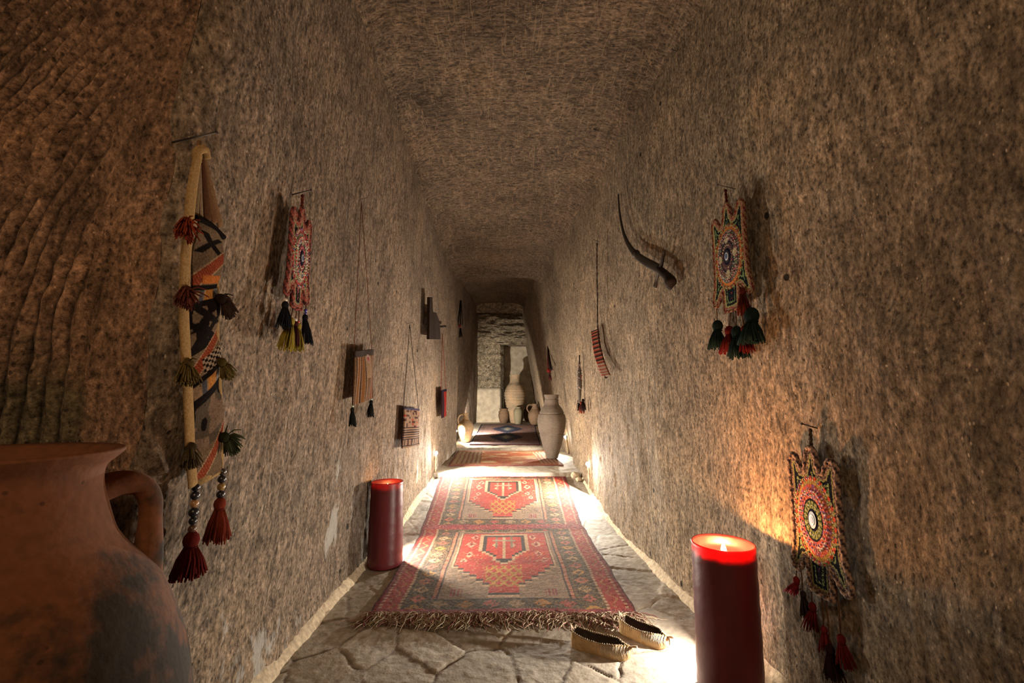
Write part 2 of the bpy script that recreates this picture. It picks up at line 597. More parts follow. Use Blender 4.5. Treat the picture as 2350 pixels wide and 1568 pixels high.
mb = MB(); mb.grid(np.stack([Xg, Yg, Z], -1), cc)
struct(mb, 'floor', M_floor)


# ---------------------------------------------------------------- walls
def wall_grid(path, nz, disp, z1=2.95, out=1):
    """path: rows (xb, yb, xt, yt); returns displaced points"""
    path = np.array(path)
    zz = np.linspace(-.03, z1, nz)
    t = np.clip((zz - .2) / 2.6, 0, 1.1)
    P = np.zeros((len(path), nz, 3))
    P[..., 0] = path[:, 0:1] * (1 - t) + path[:, 2:3] * t
    P[..., 1] = path[:, 1:2] * (1 - t) + path[:, 3:4] * t
    P[..., 2] = zz[None, :]
    du = np.gradient(P, axis=0); dv = np.gradient(P, axis=1)
    N = np.cross(du, dv); N /= np.linalg.norm(N, axis=-1, keepdims=True) + 1e-9
    return P + N * (disp(P) * out)[..., None]


def bumps(P):
    x, y, z = P[..., 0], P[..., 1], P[..., 2]
    return .014 * vn(x * 2.2, y * 2.2, z * 1.5, 51) + .0045 * fbm(x * 9, y * 9, z * 5.5, 53, 2) + .0024 * vn(x * 50, y * 50, z * 30, 55)


ysL = []
y = 1.10
while y < 10.25:
    ysL.append(y); y += .0055 * y
# left wall, with its rounded near corner turning out to the pick-marked face
path = []
for k in range(9):
    a = PI / 2 * (k / 8)
    # corner arc radius .06 from facing -y to facing +x
    r = .06
    path.append((-.80 - r + r * math.sin(a), 1.10 - r + r * (1 - math.cos(a)) + .0, -.615 - r + r * math.sin(a), 1.10 - r + r * (1 - math.cos(a))))
for y in ysL[1:]:
    path.append((lerp_table(y, LB), y, lerp_table(y, LT), y))
P = wall_grid(path, 230, bumps)
P[..., 0] += (.035 * vn(P[..., 2] * 2.1, 0, 0, 66) + .012 * vn(P[..., 2] * 8, 0, 0, 67)) * np.clip(1 - (P[..., 1] - 1.05) / .22, 0, 1)
mb = MB(); mb.grid(P, (.5, .5, .5))
struct(mb, 'wall_left', M_rockL)
# pick-marked face turned towards the viewer
path = [(-3.2, 1.26, -3.2, 1.26)]
n = 260
for k in range(n + 1):
    t = (k / n)
    xb = -2.4 + t * (2.4 - .86 + .003); xt = -2.4 + t * (2.4 - .675 + .003)
    path.append((xb, 1.19 - .15 * t, xt, 1.19 - .15 * t))


def picks(P):
    x, y, z = P[..., 0], P[..., 1], P[..., 2]
    zz = np.clip(z - 1.0, 0, 3)
    g = x - .42 * zz * zz - .12 * zz + .012 * vn(x * 4, y, z * 3, 61) + .006 * vn(x * 14, y, z * 9, 62)
    edge = np.clip((-x - .84) * 6, 0, 1)
    ph = g / .043
    saw = (ph - np.floor(ph))
    ridge = np.abs(saw - .5) * 2
    return (bumps(P) + .019 * ridge * (.65 + .5 * vn(x * 6, y, z * 5, 63)) + .004 * vn(x * 40, y, z * 22, 64)) * edge - .0


P = wall_grid(path, 250, picks)
def cornershift(z): return .035 * vn(z * 2.1, 0, 0, 66) + .012 * vn(z * 8, 0, 0, 67)
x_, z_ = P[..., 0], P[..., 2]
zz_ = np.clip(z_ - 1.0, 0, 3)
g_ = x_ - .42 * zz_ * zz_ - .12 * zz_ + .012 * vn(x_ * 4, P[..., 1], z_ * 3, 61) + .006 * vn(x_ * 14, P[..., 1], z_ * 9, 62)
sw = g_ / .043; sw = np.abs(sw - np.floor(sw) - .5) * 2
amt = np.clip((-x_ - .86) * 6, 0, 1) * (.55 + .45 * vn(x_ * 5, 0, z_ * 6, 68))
groove_shade = 1 - np.clip((.34 - sw) / .30, 0, 1) * .92 * np.clip(amt * 1.25, 0, 1)  # shade painted into the pick grooves, ridge crests lightened, as vertex colour
groove_shade = groove_shade + .35 * np.clip((sw - .7) / .3, 0, 1) * amt
groove_shade = groove_shade * (1 + .25 * fbm(x_ * 12, 0, z_ * 5, 69, 3))
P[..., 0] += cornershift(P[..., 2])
mb = MB(); mb.grid(P, np.repeat(groove_shade[..., None], 3, -1))
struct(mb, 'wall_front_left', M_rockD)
# right wall
ysR = [-4, -3, -2, -1.2, -.6, -.2]
y = .1
while y < .7: ysR.append(y); y += .02
while y < 10.25:
    ysR.append(y); y += .0058 * max(y, .7)
path = [(lerp_table(y, RB), y, lerp_table(y, RTt), y) for y in ysR]
P = wall_grid(path[::-1], 230, bumps)
mb = MB(); mb.grid(P, (.5, .5, .5))
struct(mb, 'wall_right', M_rockR)
# vault
ysC = [-4, -2.5, -1, 0, .6]
y = 1.0
while y < 9.55: ysC.append(y); y += .007 * max(y, 1.5)
ysC = np.array(ysC)
ts = np.linspace(0, 1, 170)
P = np.zeros((len(ts), len(ysC), 3))
for j, y in enumerate(ysC):
    xl = lerp_table(y, LT) - .06 if y > 1.08 else -3.2
    xr = lerp_table(y, RTt) + .05
    x = xl + (xr - xl) * ts
    e = np.minimum((x - max(xl, -.9)), xr - x)
    cove = np.clip(1 - np.clip(e, 0, 1) / .22, 0, 1)
    z = 2.83 - .10 * cove ** 2 + .12 * min(1, max(0, (y - 6.85) / .12)) - .05 * math.exp(-((y - 6.75) / .16) ** 2)
    P[:, j, 0] = x; P[:, j, 1] = y; P[:, j, 2] = z + .05 * np.sin(ts * PI)
P[..., 2] += .02 * vn(P[..., 0] * 1.5, P[..., 1] * 1.2, 0, 71) + .008 * fbm(P[..., 0] * 5, P[..., 1] * 9, 0, 73, 2) + .003 * vn(P[..., 0] * 14, P[..., 1] * 45, 0, 74)
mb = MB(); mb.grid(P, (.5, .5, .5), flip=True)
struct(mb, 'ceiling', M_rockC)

# far wall with rough lintel, block and doorway recess
mb = MB()


def panel(x0, x1, z0, z1, yfn, amp, sx=6, sz=6, seed=80, nx=70, nz=90):
    xx = np.linspace(x0, x1, nx); zz = np.linspace(z0, z1, nz)
    X, Z_ = np.meshgrid(xx, zz, indexing='ij')
    yy = yfn(X, Z_) + amp(X, Z_) * fbm(X * sx, 0, Z_ * sz, seed, 4)
    mb.grid(np.stack([X, yy, Z_], -1), (.5, .5, .5))


panel(-.75, .06, .42, 2.25, lambda X, Z_: 9.95 + .05 * np.clip((Z_ - 1.3) * -9, 0, 1) * 0 + np.where(X > -.02, .15 * (X + .02) / .08, 0), lambda X, Z_: np.where(Z_ > 1.25, .022, .006), 11, 11, 80)
panel(-.75, 1.1, 2.15, 2.82, lambda X, Z_: 9.93 - .10 * np.clip((Z_ - 2.16) / .12, 0, 1) * np.clip((2.80 - Z_) / .1, 0, 1), lambda X, Z_: .045 + 0 * X, 5, 13, 90)
panel(-.75, 1.1, 2.80, 3.2, lambda X, Z_: 9.99 + 0 * X, lambda X, Z_: .008 + 0 * X, 5, 5, 95, 40, 10)
# jamb and recess soffit
jy = np.linspace(10.08, 10.65, 10); jz = np.linspace(.42, 2.25, 60)
Y_, Z_ = np.meshgrid(jy, jz, indexing='ij')
X_ = .058 + .04 * (Y_ - 10.08) + .012 * fbm(Y_ * 9, 0, Z_ * 9, 99, 3)
mb.grid(np.stack([X_, Y_, Z_], -1), (.5, .5, .5), flip=True)
sxx = np.linspace(-.1, 1.1, 30); syy = np.linspace(9.9, 10.65, 14)
X_, Y_ = np.meshgrid(sxx, syy, indexing='ij')
mb.grid(np.stack([X_, Y_, 2.19 + .01 * fbm(X_ * 6, Y_ * 6, 0, 98, 2)], -1), (.5, .5, .5), flip=True)
# ceiling of the chamber at the end
X_, Y_ = np.meshgrid(np.linspace(-.8, 1.1, 20), np.linspace(9.45, 10.1, 10), indexing='ij')
mb.grid(np.stack([X_, Y_, 3.05 + 0 * X_], -1), (.5, .5, .5), flip=True)
mb.grid(np.stack([X_, 9.50 + 0 * X_, 2.78 + .3 * (Y_ - 9.45) / .65], -1), (.5, .5, .5))
struct(mb, 'wall_far', M_rockF)
mb = MB()
panel(-.1, 1.1, .42, 2.3, lambda X, Z_: 10.62 + 0 * X, lambda X, Z_: .008 + 0 * X, 5, 5, 97)
struct(mb, 'wall_niche', M_pale)
mb = MB()
panel(-.75, .02, .42, 1.20, lambda X, Z_: 9.90 + .03 * np.clip((Z_ - 1.16) * 25, 0, 1) + .10 * np.clip((X + .02) / .04, 0, 1), lambda X, Z_: .005 + 0 * X, 5, 5, 96, 50, 40)
struct(mb, 'wall_plinth', M_pale)


# mortar fillets along the foot of each wall
def fillet(side, y0, y1, name):
    mb = MB(); yy = []
    y = y0
    while y < y1: yy.append(y); y += .012 * max(1, y * .6)
    yy = np.array(yy)
    prof = [(0.012, .050), (.002, .042), (-.010, .024), (-.022, .008), (-.028, -.012)]
    P = np.zeros((len(yy), len(prof), 3))
    for i, y in enumerate(yy):
        z0 = zf(y)
        xw = XL(y, z0 + .03) if side < 0 else XR(y, z0 + .03)
        w = 1 + .22 * float(vn(np.array([y * 6.]), 0, 0, 101 + side)[0]) + .10 * float(vn(np.array([y * 40.]), 0, 0, 103 + side)[0])
        for j, (o, h) in enumerate(prof):
            P[i, j] = (xw + side * (o * w + (.03 if j == 0 else 0)), y, z0 + h * (w if h > 0 else 1))
    mb.grid(P, (.5, .5, .5), flip=side > 0)
    struct(mb, name, M_mort)


fillet(-1, 1.17, 4.82, 'baseboard_left')
fillet(1, .3, 4.82, 'baseboard_right')

# ---------------------------------------------------------------- rugs
def H2(i, j, s): return _h(np.asarray(i), np.asarray(j), np.asarray(i) * 0, s)


def sel(c, m, col): c[m] = col


RED = (.46, .055, .035); DRED = (.22, .03, .028); DK = (.045, .035, .030); CRM = (.50, .40, .26); PCH = (.46, .26, .15)
GRY = (.27, .23, .165); YEL = (.42, .27, .06); OLV = (.15, .13, .055); PUR = (.18, .03, .05)


def runner_pattern(U, W):
    """U in [-1,1] across, W metres along from the near edge"""
    n0 = U.shape
    c = np.zeros(n0 + (3,)); c[:] = GRY
    Lp = 1.36
    pan = np.floor(W / Lp); v = W / Lp - pan
    a = np.abs(U)
    ki = np.floor(U * 120).astype(int); kj = np.floor(W * 170).astype(int)
    h = H2(ki, kj, 201); h2 = H2(ki // 2, kj // 2, 203); h3 = H2(ki // 3, kj // 3, 205)
    # field
    fld = (a < .54) & (v > .115) & (v < .93)
    c[fld & (h > .6)] = (.21, .17, .12)
    c[fld & (h > .88)] = (.33, .22, .14)
    # stepped niche in red
    sa = np.floor(a * 16) / 16
    lim = .175 + np.clip(sa * .62, 0, .34)
    lim = np.where(sa < .09, .16, lim)
    wid = np.where(v > .46, .47, 9)
    niche = fld & (v > lim) & (a < np.minimum(wid, .47)) & (v < .90)
    rim2 = fld & (v > lim - .035) & (a < .50) & (v < .915)
    rim1 = fld & (v > lim - .018) & (a < .485) & (v < .908)
    c[rim2 & ~niche] = CRM
    c[rim1 & ~niche] = DK
    c[niche] = RED
    c[niche & (h > .7)] = (.36, .05, .04)
    c[niche & (h2 > .93)] = (.42, .24, .12)
    c[niche & (v > .52) & (v < .60) & (h3 > .6)] = (.5, .10, .05)
    # red blossoms inside
    for (fx, fy, r) in ((.36, .72, .06), (.36, .58, .045), (.33, .83, .05), (.40, .50, .04)):
        d = np.abs(a - fx) * 1.0 + np.abs(v - fy) * 1.1
        c[niche & (d < r) & (h2 > .35)] = (.52, .42, .30)
        c[niche & (d < r * .4)] = DRED
    # hexagonal medallion
    ap = np.floor(a * 26) / 26; vp = np.floor(v * 42) / 42
    med = (ap < .24 - np.clip((.62 - vp) * 1.35, 0, .3)) & (vp > .45) & (vp < .86)
    med2 = (ap < .205 - np.clip((.62 - vp) * 1.35, 0, .3)) & (vp > .47) & (vp < .84)
    med3 = (ap < .16 - np.clip((.62 - vp) * 1.2, 0, .3)) & (vp > .50) & (vp < .81)
    c[niche & med] = CRM
    c[niche & med2] = DK
    c[niche & med3] = RED
    c[niche & med3 & (a < .016)] = CRM
    c[niche & med3 & (np.abs(a - .1) + np.abs(v - .7) * 1.2 < .035)] = CRM
    c[niche & med3 & (a > .07) & (a < .10) & (v > .66)] = (.24, .2, .15)
    c[niche & med3 & (np.abs(v - .77) < .012) & (a < .13)] = (.3, .28, .22)
    # yellow lattice below
    lat = niche & (v > .21) & (v < .44) & (a < .17)
    q1 = np.abs(((a + (v - .21) * 1.1) * 11) % 1 - .5); q2 = np.abs(((a - (v - .21) * 1.1) * 11) % 1 - .5)
    c[lat & ((q1 < .16) | (q2 < .16))] = YEL
    # spandrel ornaments
    c[fld & ~rim2 & (v < .2) & (np.abs(a - .40) < .055) & (v > .14) & ((np.floor(a * 70) % 2) < 1)] = (.24, .05, .07)
    c[fld & ~rim2 & (np.abs(a - .45) < .03) & (np.abs(v - .27) < .03)] = (.20, .16, .12)
    # bands
    end = (v <= .115) | (v >= .93)
    vb = np.where(v <= .115, v, 1 - v)
    inner = (a >= .54) & (a < .585)
    c[inner & ~(end & (vb < .1))] = PCH
    c[inner & (np.abs((v * 60) % 1 - .5) < .16)] = DRED
    c[(np.abs(a - .54) < .007) | (np.abs(a - .585) < .007)] = DK
    dark = ((a >= .585) & (a < .79)) | (end & (a < .79))
    c[dark] = (.06, .05, .038)
    c[dark & (h > .62)] = OLV
    c[dark & (h > .86)] = (.22, .15, .08)
    # rosettes in dark band
    per = .078
    vv = (v / per) % 1 - .5
    da = np.abs(a - .687) / .07 + np.abs(vv) / .42
    fi = np.floor(v / per).astype(int) % 4
    ro = (a >= .585) & (a < .79) & ~(vb < .04) & (da < 1) & (h2 > .2)
    pal = np.array([(.45, .28, .07), (.44, .15, .10), (.42, .34, .20), (.40, .18, .12)])
    c[ro] = pal[fi][ro]
    c[ro & (da < .3)] = (.08, .05, .04)
    pu = .2
    uu = ((U + 1) / pu) % 1 - .5
    db = np.abs(uu) / .36 + np.abs(vb - .078) / .034
    ro2 = end & (a < .6) & (db < 1) & (h2 > .2)
    gi = np.floor((U + 1) / pu).astype(int) % 3
    c[ro2] = np.array([(.42, .24, .08), (.36, .10, .08), (.33, .27, .17)])[gi][ro2]
    c[end & (np.abs(vb - .112) < .006) & (a < .6)] = DK
    # pale guard, red band, outer edge
    wg = (a >= .79) & (a < .815)
    c[wg] = CRM; c[wg & (np.abs((v * 44) % 1 - .5) < .2)] = (.22, .12, .08)
    rb = (a >= .815) & (a < .935)
    c[rb] = (.36, .045, .035)
    wob = np.abs(a - .875 - .028 * np.sin(v * 2 * PI * 11))
    c[rb & (wob < .011)] = (.40, .22, .09)
    c[rb & (h > .8)] = DRED
    w3 = (a >= .935) & (a < .955)
    c[w3] = (.44, .33, .22); c[w3 & (np.abs((v * 40) % 1 - .5) < .22)] = DRED
    c[a >= .955] = (.20, .03, .03)
    c[a >= .985] = (.07, .03, .03)
    lowred = (vb < .038) & (a < .97)
    c[lowred] = (.30, .035, .05)
    c[lowred & (h2 > .55)] = PUR
    c[lowred & (h > .85)] = (.40, .16, .12)
    # abrash and wear
    c *= (.62 + .62 * h)[..., None] * np.array([.60, .48, .43])
    c *= (1 + .25 * vn(U * 1.5, W * 9, 0, 207) + .15 * vn(U * 9, W * 30, 0, 208))[..., None]
    return c


def rug(name, label, x_of, y0, y1, pattern, nu, dv, th=.011, wav=.004, extra=None, group='woven rugs along the passage floor'):
    t = thing(name, label, 'rug', (0, (y0 + y1) / 2, zf((y0 + y1) / 2)), group)
    yy = np.arange(y0, y1, dv); us = np.linspace(-1, 1, nu)
    U, Y_ = np.meshgrid(us, yy, indexing='ij')
    xl = np.array([x_of(y)[0] for y in yy]); xr = np.array([x_of(y)[1] for y in yy])
    jit = .007 * vn(yy * 4, 0, 0, 211) + .003 * vn(yy * 17, 0, 0, 212)
    X = (xl + jit)[None, :] * (1 - (U + 1) / 2) + (xr - jit)[None, :] * (U + 1) / 2
    Y2 = Y_ + .012 * vn(U * 3, 0, 0, 213) * np.clip(1 - (Y_ - y0) * 3, 0, 1)
    zz = np.array([zf(y) for y in yy])[None, :] + th + wav * (1 + fbm(X * 3.5, Y_ * 3.5, 0, 214, 2)) * .9
    zz = zz + .0012 * vn(X * 90, Y_ * 90, 0, 215)
    Cc = pattern(U, Y_ - y0)
    mb = MB(); mb.grid(np.stack([X, Y2, zz], -1), Cc)
    # thickness as a skirt
    for line in (np.stack([X[0], Y2[0], zz[0]], -1), np.stack([X[-1], Y2[-1], zz[-1]], -1)[::-1], np.stack([X[:, 0], Y2[:, 0], zz[:, 0]], -1)[::-1], np.stack([X[:, -1], Y2[:, -1], zz[:, -1]], -1)):
        lo = line.copy(); lo[:, 2] -= th + wav
        mb.grid(np.stack([line, lo], 1), (.12, .04, .035))
    mb.build('pile', M_rug, t)
    return t, X, Y2, zz


def xr1(y):
    return (np.interp(y, [2.1, 3.42, 3.5, 4.84], [-.575, -.567, -.575, -.622]), np.interp(y, [2.1, 3.42, 3.5, 4.84], [.605, .615, .60, .672]))


t, X, Y2, zz = rug('runner_rug', 'long red knotted runner with two stepped niches and a tangled fringe, nearest rug', xr1, 2.14, 4.84, runner_pattern, 250, .0062)
mb = MB()
rnd = random.Random(3)
for k in range(820):
    i = rnd.randrange(len(X))
    x, y, z = X[i, 0], Y2[i, 0], zz[i, 0]
    ln = rnd.uniform(.07, .16); a = rnd.gauss(0, .5) + (rnd.choice((-.4, .3)))
    p = Vector((x, y + .01, z - .004)); d = Vector((math.sin(a), -math.cos(a), 0))
    pts = [p]
    for s in range(5):
        a += rnd.gauss(0, .5)
        d = Vector((math.sin(a), -abs(math.cos(a)), 0))
        p = p + d * ln / 5
        fl = zf(p.y) + .006
        hgt = fl + max(0, (z - fl) * (1 - s / 2.2)) + rnd.random() * .012 * (s < 4)
        pts.append(Vector((p.x, p.y, hgt)))
    c = rnd.choice([(.46, .39, .28), (.40, .33, .24), (.33, .25, .18), (.44, .30, .24), (.20, .08, .07)])
    mb.tube(spline(pts, 2), [.0021] * 9 + [.0018, .0015], c, 4)
f = mb.build('fringe', M_yarn, t, label='tangled cream and pink fringe', kind='stuff')


def orange_pattern(U, W):
    c = np.zeros(U.shape + (3,)); c[:] = (.34, .10, .035)
    a = np.abs(U); h = H2(np.floor(U * 110).astype(int), np.floor(W * 90).astype(int), 221)
    h2 = H2(np.floor(U * 40).astype(int), np.floor(W * 60).astype(int), 222)
    v = W / 1.42
    n = fbm(U * 4, W * 14, 0, 224, 3)
    c[n > .25] = (.45, .24, .10); c[n > .6] = (.46, .34, .20); c[n < -.45] = (.26, .06, .03)
    L_ = U < -.45
    c[L_] = (.30, .21, .12)
    c[L_ & (np.abs((U * 12) % 1 - .5) < .2)] = (.20, .08, .045)
    R_ = U > .62
    c[R_] = (.34, .22, .13); c[R_ & (np.abs((U * 14) % 1 - .5) < .2)] = (.22, .08, .05)
    e = (v < .09) | (v > .9)
    c[e] = (.27, .16, .09); c[e & (h2 > .6)] = (.36, .10, .05)
    c[(a > .97)] = (.12, .05, .035)
    c *= (.75 + .5 * h)[..., None]
    return c


rug('flat_woven_rug', 'worn orange and tan flat-woven rug on the step between the lamps', lambda y: (np.interp(y, [5.33, 6.8], [-.60, -.63]), np.interp(y, [5.33, 6.8], [.72, .68])), 5.33, 6.78, orange_pattern, 170, .012)


def navy_pattern(U, W):
    c = np.zeros(U.shape + (3,)); c[:] = (.28, .17, .145)
    a = np.abs(U); v = W / 2.35
    h = H2(np.floor(U * 90).astype(int), np.floor(W * 70).astype(int), 231)
    ln = np.abs((U * 22) % 1 - .5) < .17
    c[ln] = (.20, .12, .11)
    e = (a > .80) | (v < .10) | (v > .9)
    c[e] = (.13, .07, .075)
    c[e & (np.abs((W * 26) % 1 - .5) < .2)] = (.27, .2, .17)
    for cy in (.30, .70):
        d = np.abs(np.floor(U * 18 + .5) / 18) * .62 + np.abs(np.floor((v - cy) * 34 + .5) / 34) * 1.5
        c[(d < .34)] = (.035, .04, .075)
        c[(d < .17)] = (.10, .12, .15)
        c[(d < .10)] = (.34, .32, .26)
    c[(a > .955) | (v < .022) | (v > .98)] = (.02, .02, .035)
    c *= (.8 + .4 * h)[..., None]
    return c


rug('medallion_rug', 'dark navy and dusty pink rug with two star medallions before the far doorway', lambda y: (np.interp(y, [7.03, 9.4], [-.475, -.396]), np.interp(y, [7.03, 9.4], [.60, .69])), 7.03, 9.38, navy_pattern, 120, .018)


# ---------------------------------------------------------------- candles
def candle(x, y, r0, r1, h, label, flame_w, lit):
    t = thing('pillar_candle', label, 'candle', (x, y, 0), 'thick red pillar candles on the floor')
    mb = MB()
    z0 = zf(y)
    prof = [(r0 * .96, z0), (r0, z0 + .008)]
    for k in range(1, 16):
        q = k / 16
        prof.append((r0 + (r1 - r0) * q + .0012 * math.sin(k * 2.3), z0 + h * q))
    rim = r1
    prof += [(rim * 1.0, z0 + h - .012), (rim * 1.015, z0 + h - .004), (rim * .99, z0 + h), (rim * .95, z0 + h - .001), (rim * .92, z0 + h - .008)]
    prof += [(rim * .90, z0 + h - .026), (rim * .86, z0 + h - .040), (rim * .68, z0 + h - .047), (rim * .3, z0 + h - .049), (.002, z0 + h - .049)]
    mb.lathe(x, y, prof, n=72, wob=.006)
    mb.build('wax_body', M_wax, t)
    zt = z0 + h - .049
    mb = MB(); mb.tube([(x, y, zt - .004), (x + .001, y, zt + .010), (x + .004, y, zt + .016)], .0018)
    mb.build('wick', M_wick, t)
    mb = MB()
    s = 1.0 if lit else .6
    fp = [(.0008, zt + .012), (.006 * s, zt + .018), (.0085 * s, zt + .012 + .013 * s), (.006 * s, zt + .012 + .024 * s), (.002, zt + .012 + .034 * s), (.0004, zt + .012 + .038 * s)]
    mb.lathe(x + .002, y, prof_spline(fp, 3), n=12)
    mb.build('flame', M_flame, t)
    ld = bpy.data.lights.new('candle_light', 'POINT'); ld.energy = flame_w; ld.color = (1, .42, .13); ld.shadow_soft_size = .012
    lo = bpy.data.objects.new('candle_light', ld); COL.objects.link(lo); lo.parent = t
    lo.location = (.002, 0, zt + .030)
    return t


candle(-.672, 2.80, .101, .092, .472, 'red pillar candle against the left wall beside the runner rug', .6, False)
candle(.752, 1.60, .102, .100, .472, 'brightly burning red pillar candle in front of the right wall', 22, True)


# ---------------------------------------------------------------- wall lamps
def lamp(side, p, label, watts, down=.25, toward=0.0, tube=True, spot=0):
    x, y, z = p
    t = thing('wall_lamp', label, 'lamp', (x, y, z), 'small bare lamps set low in the passage walls')
    mb = MB()
    n = Vector((-side, 0, 0))
    base = Vector(p) - n * .03
    mb.tube([base, Vector(p) + n * .004, Vector(p) + n * .006], [.020, .020, .014], n=16)
    mb.build('socket', M_iron, t)
    mb = MB(); mb.ball(Vector(p) + n * .018, .018, n=14, m=8)
    mb.build('bulb', M_bulb, t)
    if tube:
        mb = MB()
        zb = zf(y) + .004
        k = 9
        pts = []
        for i in range(k + 1):
            zz_ = z - .02 + (zb - z + .02) * i / k
            xw = XR(y, zz_) if side > 0 else XL(y, zz_)
            pts.append((xw - side * .006, y + .004 * math.sin(i * 1.7), zz_))
        mb.tube(pts, [.016 + .004 * math.sin(i * 2.1) for i in range(k + 1)], n=8)
        mb.build('plastered_conduit', M_mort, t, label='pale plaster strip covering the cable')
    ld = bpy.data.lights.new('lamp_light', 'SPOT' if spot else 'AREA')
    if spot: ld.spot_size = math.radians(spot); ld.spot_blend = .5; ld.shadow_soft_size = .02
    else: ld.shape = 'DISK'; ld.size = .035
    ld.energy = watts; ld.color = (1, .88, .73)
    lo = bpy.data.objects.new('lamp_light', ld); COL.objects.link(lo); lo.parent = t
    lo.location = n * .075
    d = Vector((-side, toward, -down)).normalized()
    lo.rotation_euler = d.to_track_quat('-Z', 'Y').to_euler()
    return t


pL = hitL(997, 1040); pR = hitR(1353, 1065); pR2 = hitR(1300, 1003)
lamp(-1, pL, 'glowing bare lamp low on the left wall above the step', 30, down=.0, toward=-.45)
lamp(1, pR, 'glowing bare lamp low on the right wall above the floor edge', 36, down=.05, toward=-.45)
lamp(1, pR2, 'glowing bare lamp on the right wall just behind the tall jar', 13, down=-.05, toward=-.5)
lamp(-1, (XL(2.98, .16), 2.98, .16), 'lamp hidden behind the left red candle', 17, down=-.05, toward=-.25, tube=False)
lamp(1, (XR(1.80, .14), 1.80, .14), 'lamp hidden behind the burning right candle', 9, down=-.35, toward=-.1, tube=False)
lamp(-1, (XL(7.22, .47), 7.22, .47), 'lamp on the left wall beside the pale jug', 22, down=.0, toward=.3, tube=False)
lamp(-1, (XL(7.85, .50), 7.85, .50), 'lamp low on the left wall hidden behind the pale jug', 115, down=-.12, toward=2.2, tube=False, spot=100)

# ---------------------------------------------------------------- jars
def jar(name, label, x, y, z, h, prof, mat, cat='jar', rings=(), n=72, handle=None, group=None, lip=.9, hmat=None):
    t = thing(name, label, cat, (x, y, z), group)
    mb = MB()
    pr = prof_spline([(r * h, z + q * h) for r, q in prof], 12)
    pr2 = []
    for r, zz_ in pr:
        for rz in rings:
            if abs(zz_ - (z + rz * h)) < .006 * h: r -= .011 * h
        pr2.append((r, zz_))
    rt, zt = pr2[-1]
    pr2 += [(rt * lip, zt), (rt * lip * .93, zt - .03 * h), (rt * lip * .9, zt - .12 * h), (rt * lip * 1.3, zt - .25 * h), (.002, zt - .45 * h)]
    mb.lathe(x, y, pr2, n=n, wob=.006)
    mb.build('body', mat, t)
    if handle:
        for hp, rr in handle:
            mb = MB()
            mb.tube(spline([(x + a * h, y + b * h, z + c * h) for a, b, c in hp], 7), rr * h, n=10)
            mb.build('handle', hmat or mat, t)
    return t


AMPH = [(.088, 0), (.095, .015), (.125, .12), (.163, .25), (.20, .40), (.222, .52), (.226, .60), (.21, .68), (.168, .77), (.125, .83), (.112, .87), (.110, .94), (.118, .985), (.122, 1.0)]
pj = ony(1268, 1057, 5.9)
zj = zf(5.85) + .018
top = ony(1262, 906, 5.85).z
jx = ony(1267, 1000, 5.85).x
jar('amphora_jar', 'tall matte grey-brown clay jar standing on the orange rug by the right wall', jx, 5.88, zj, top - zj, AMPH, M_clayJ, rings=(.93, .70, .385))
# far jar group
yf = 9.72
zb_ = zf(yf) + .004
topf = ony(1180, 861, yf).z
fx_ = ony(1182, 900, yf).x
jar('amphora_jar', 'ridged tan clay jar standing upright in the far doorway', fx_, 9.76, zb_, topf - zb_, AMPH, M_clayJ2, rings=(.3, .36, .42, .48, .54, .60, .66))
vx = ony(1189, 950, 9.48)
zv = zf(9.48) + .002
jar('small_vase', 'slim greenish clay vase in front of the ridged jar', vx.x, 9.48, zv, ony(1189, 934, 9.48).z - zv,
    [(.17, 0), (.20, .1), (.25, .4), (.27, .7), (.23, .85), (.17, .93), (.20, 1.0)], clay('greenish clay', (.19, .165, .105), (.15, .13, .085)), cat='vase', n=32)
px_ = ony(1156, 950, 9.7)
zv = zf(9.70) + .002
jar('small_pot', 'short round brown clay pot at the left foot of the ridged jar', px_.x, 9.70, zv, ony(1156, 938, 9.70).z - zv,
    [(.20, 0), (.28, .15), (.36, .45), (.36, .65), (.28, .8), (.27, .92), (.33, 1.0)], M_clayD, cat='pot', n=32)
px_ = ony(1217, 950, 9.9)
zv = zf(9.90) + .002
jar('small_pot', 'shadowed clay pot at the right foot of the ridged jar', px_.x, 10.22, zv, ony(1216, 934, 10.0).z - zv,
    [(.22, 0), (.30, .15), (.38, .45), (.37, .65), (.28, .8), (.27, .92), (.33, 1.0)], M_clayD, cat='pot', n=32)
px_ = ony(1234, 950, 9.3)
zv = zf(9.3) + .012
jar('water_jug', 'dark clay jug with a loop handle partly behind the tall grey-brown jar', px_.x - .05, 9.3, zv, ony(1234, 927, 9.3).z - zv,
    [(.18, 0), (.25, .1), (.34, .35), (.33, .55), (.22, .72), (.14, .8), (.13, .92), (.17, 1.0)], M_clayD, cat='jug', n=32,
    handle=[([(-.12, 0, .93), (-.30, 0, .95), (-.40, 0, .78), (-.30, 0, .58)], .035)])
yj = 7.33
zj = zf(yj) + .003
hj = ony(1074, 948, yj).z - zj
jar('water_jug', 'pale buff clay jug with a looped handle standing by the left wall', ony(1070, 990, yj).x - .01, yj, zj, hj,
    [(.155, 0), (.17, .03), (.21, .15), (.26, .35), (.275, .5), (.25, .62), (.17, .72), (.095, .78), (.072, .84), (.072, .92), (.10, .975), (.095, 1.0)], M_clayW, cat='jug', n=56,
    handle=[([(-.06, -.0, .93), (-.16, -.0, .94), (-.25, 0, .86), (-.27, 0, .75), (-.235, 0, .62)], .026)])
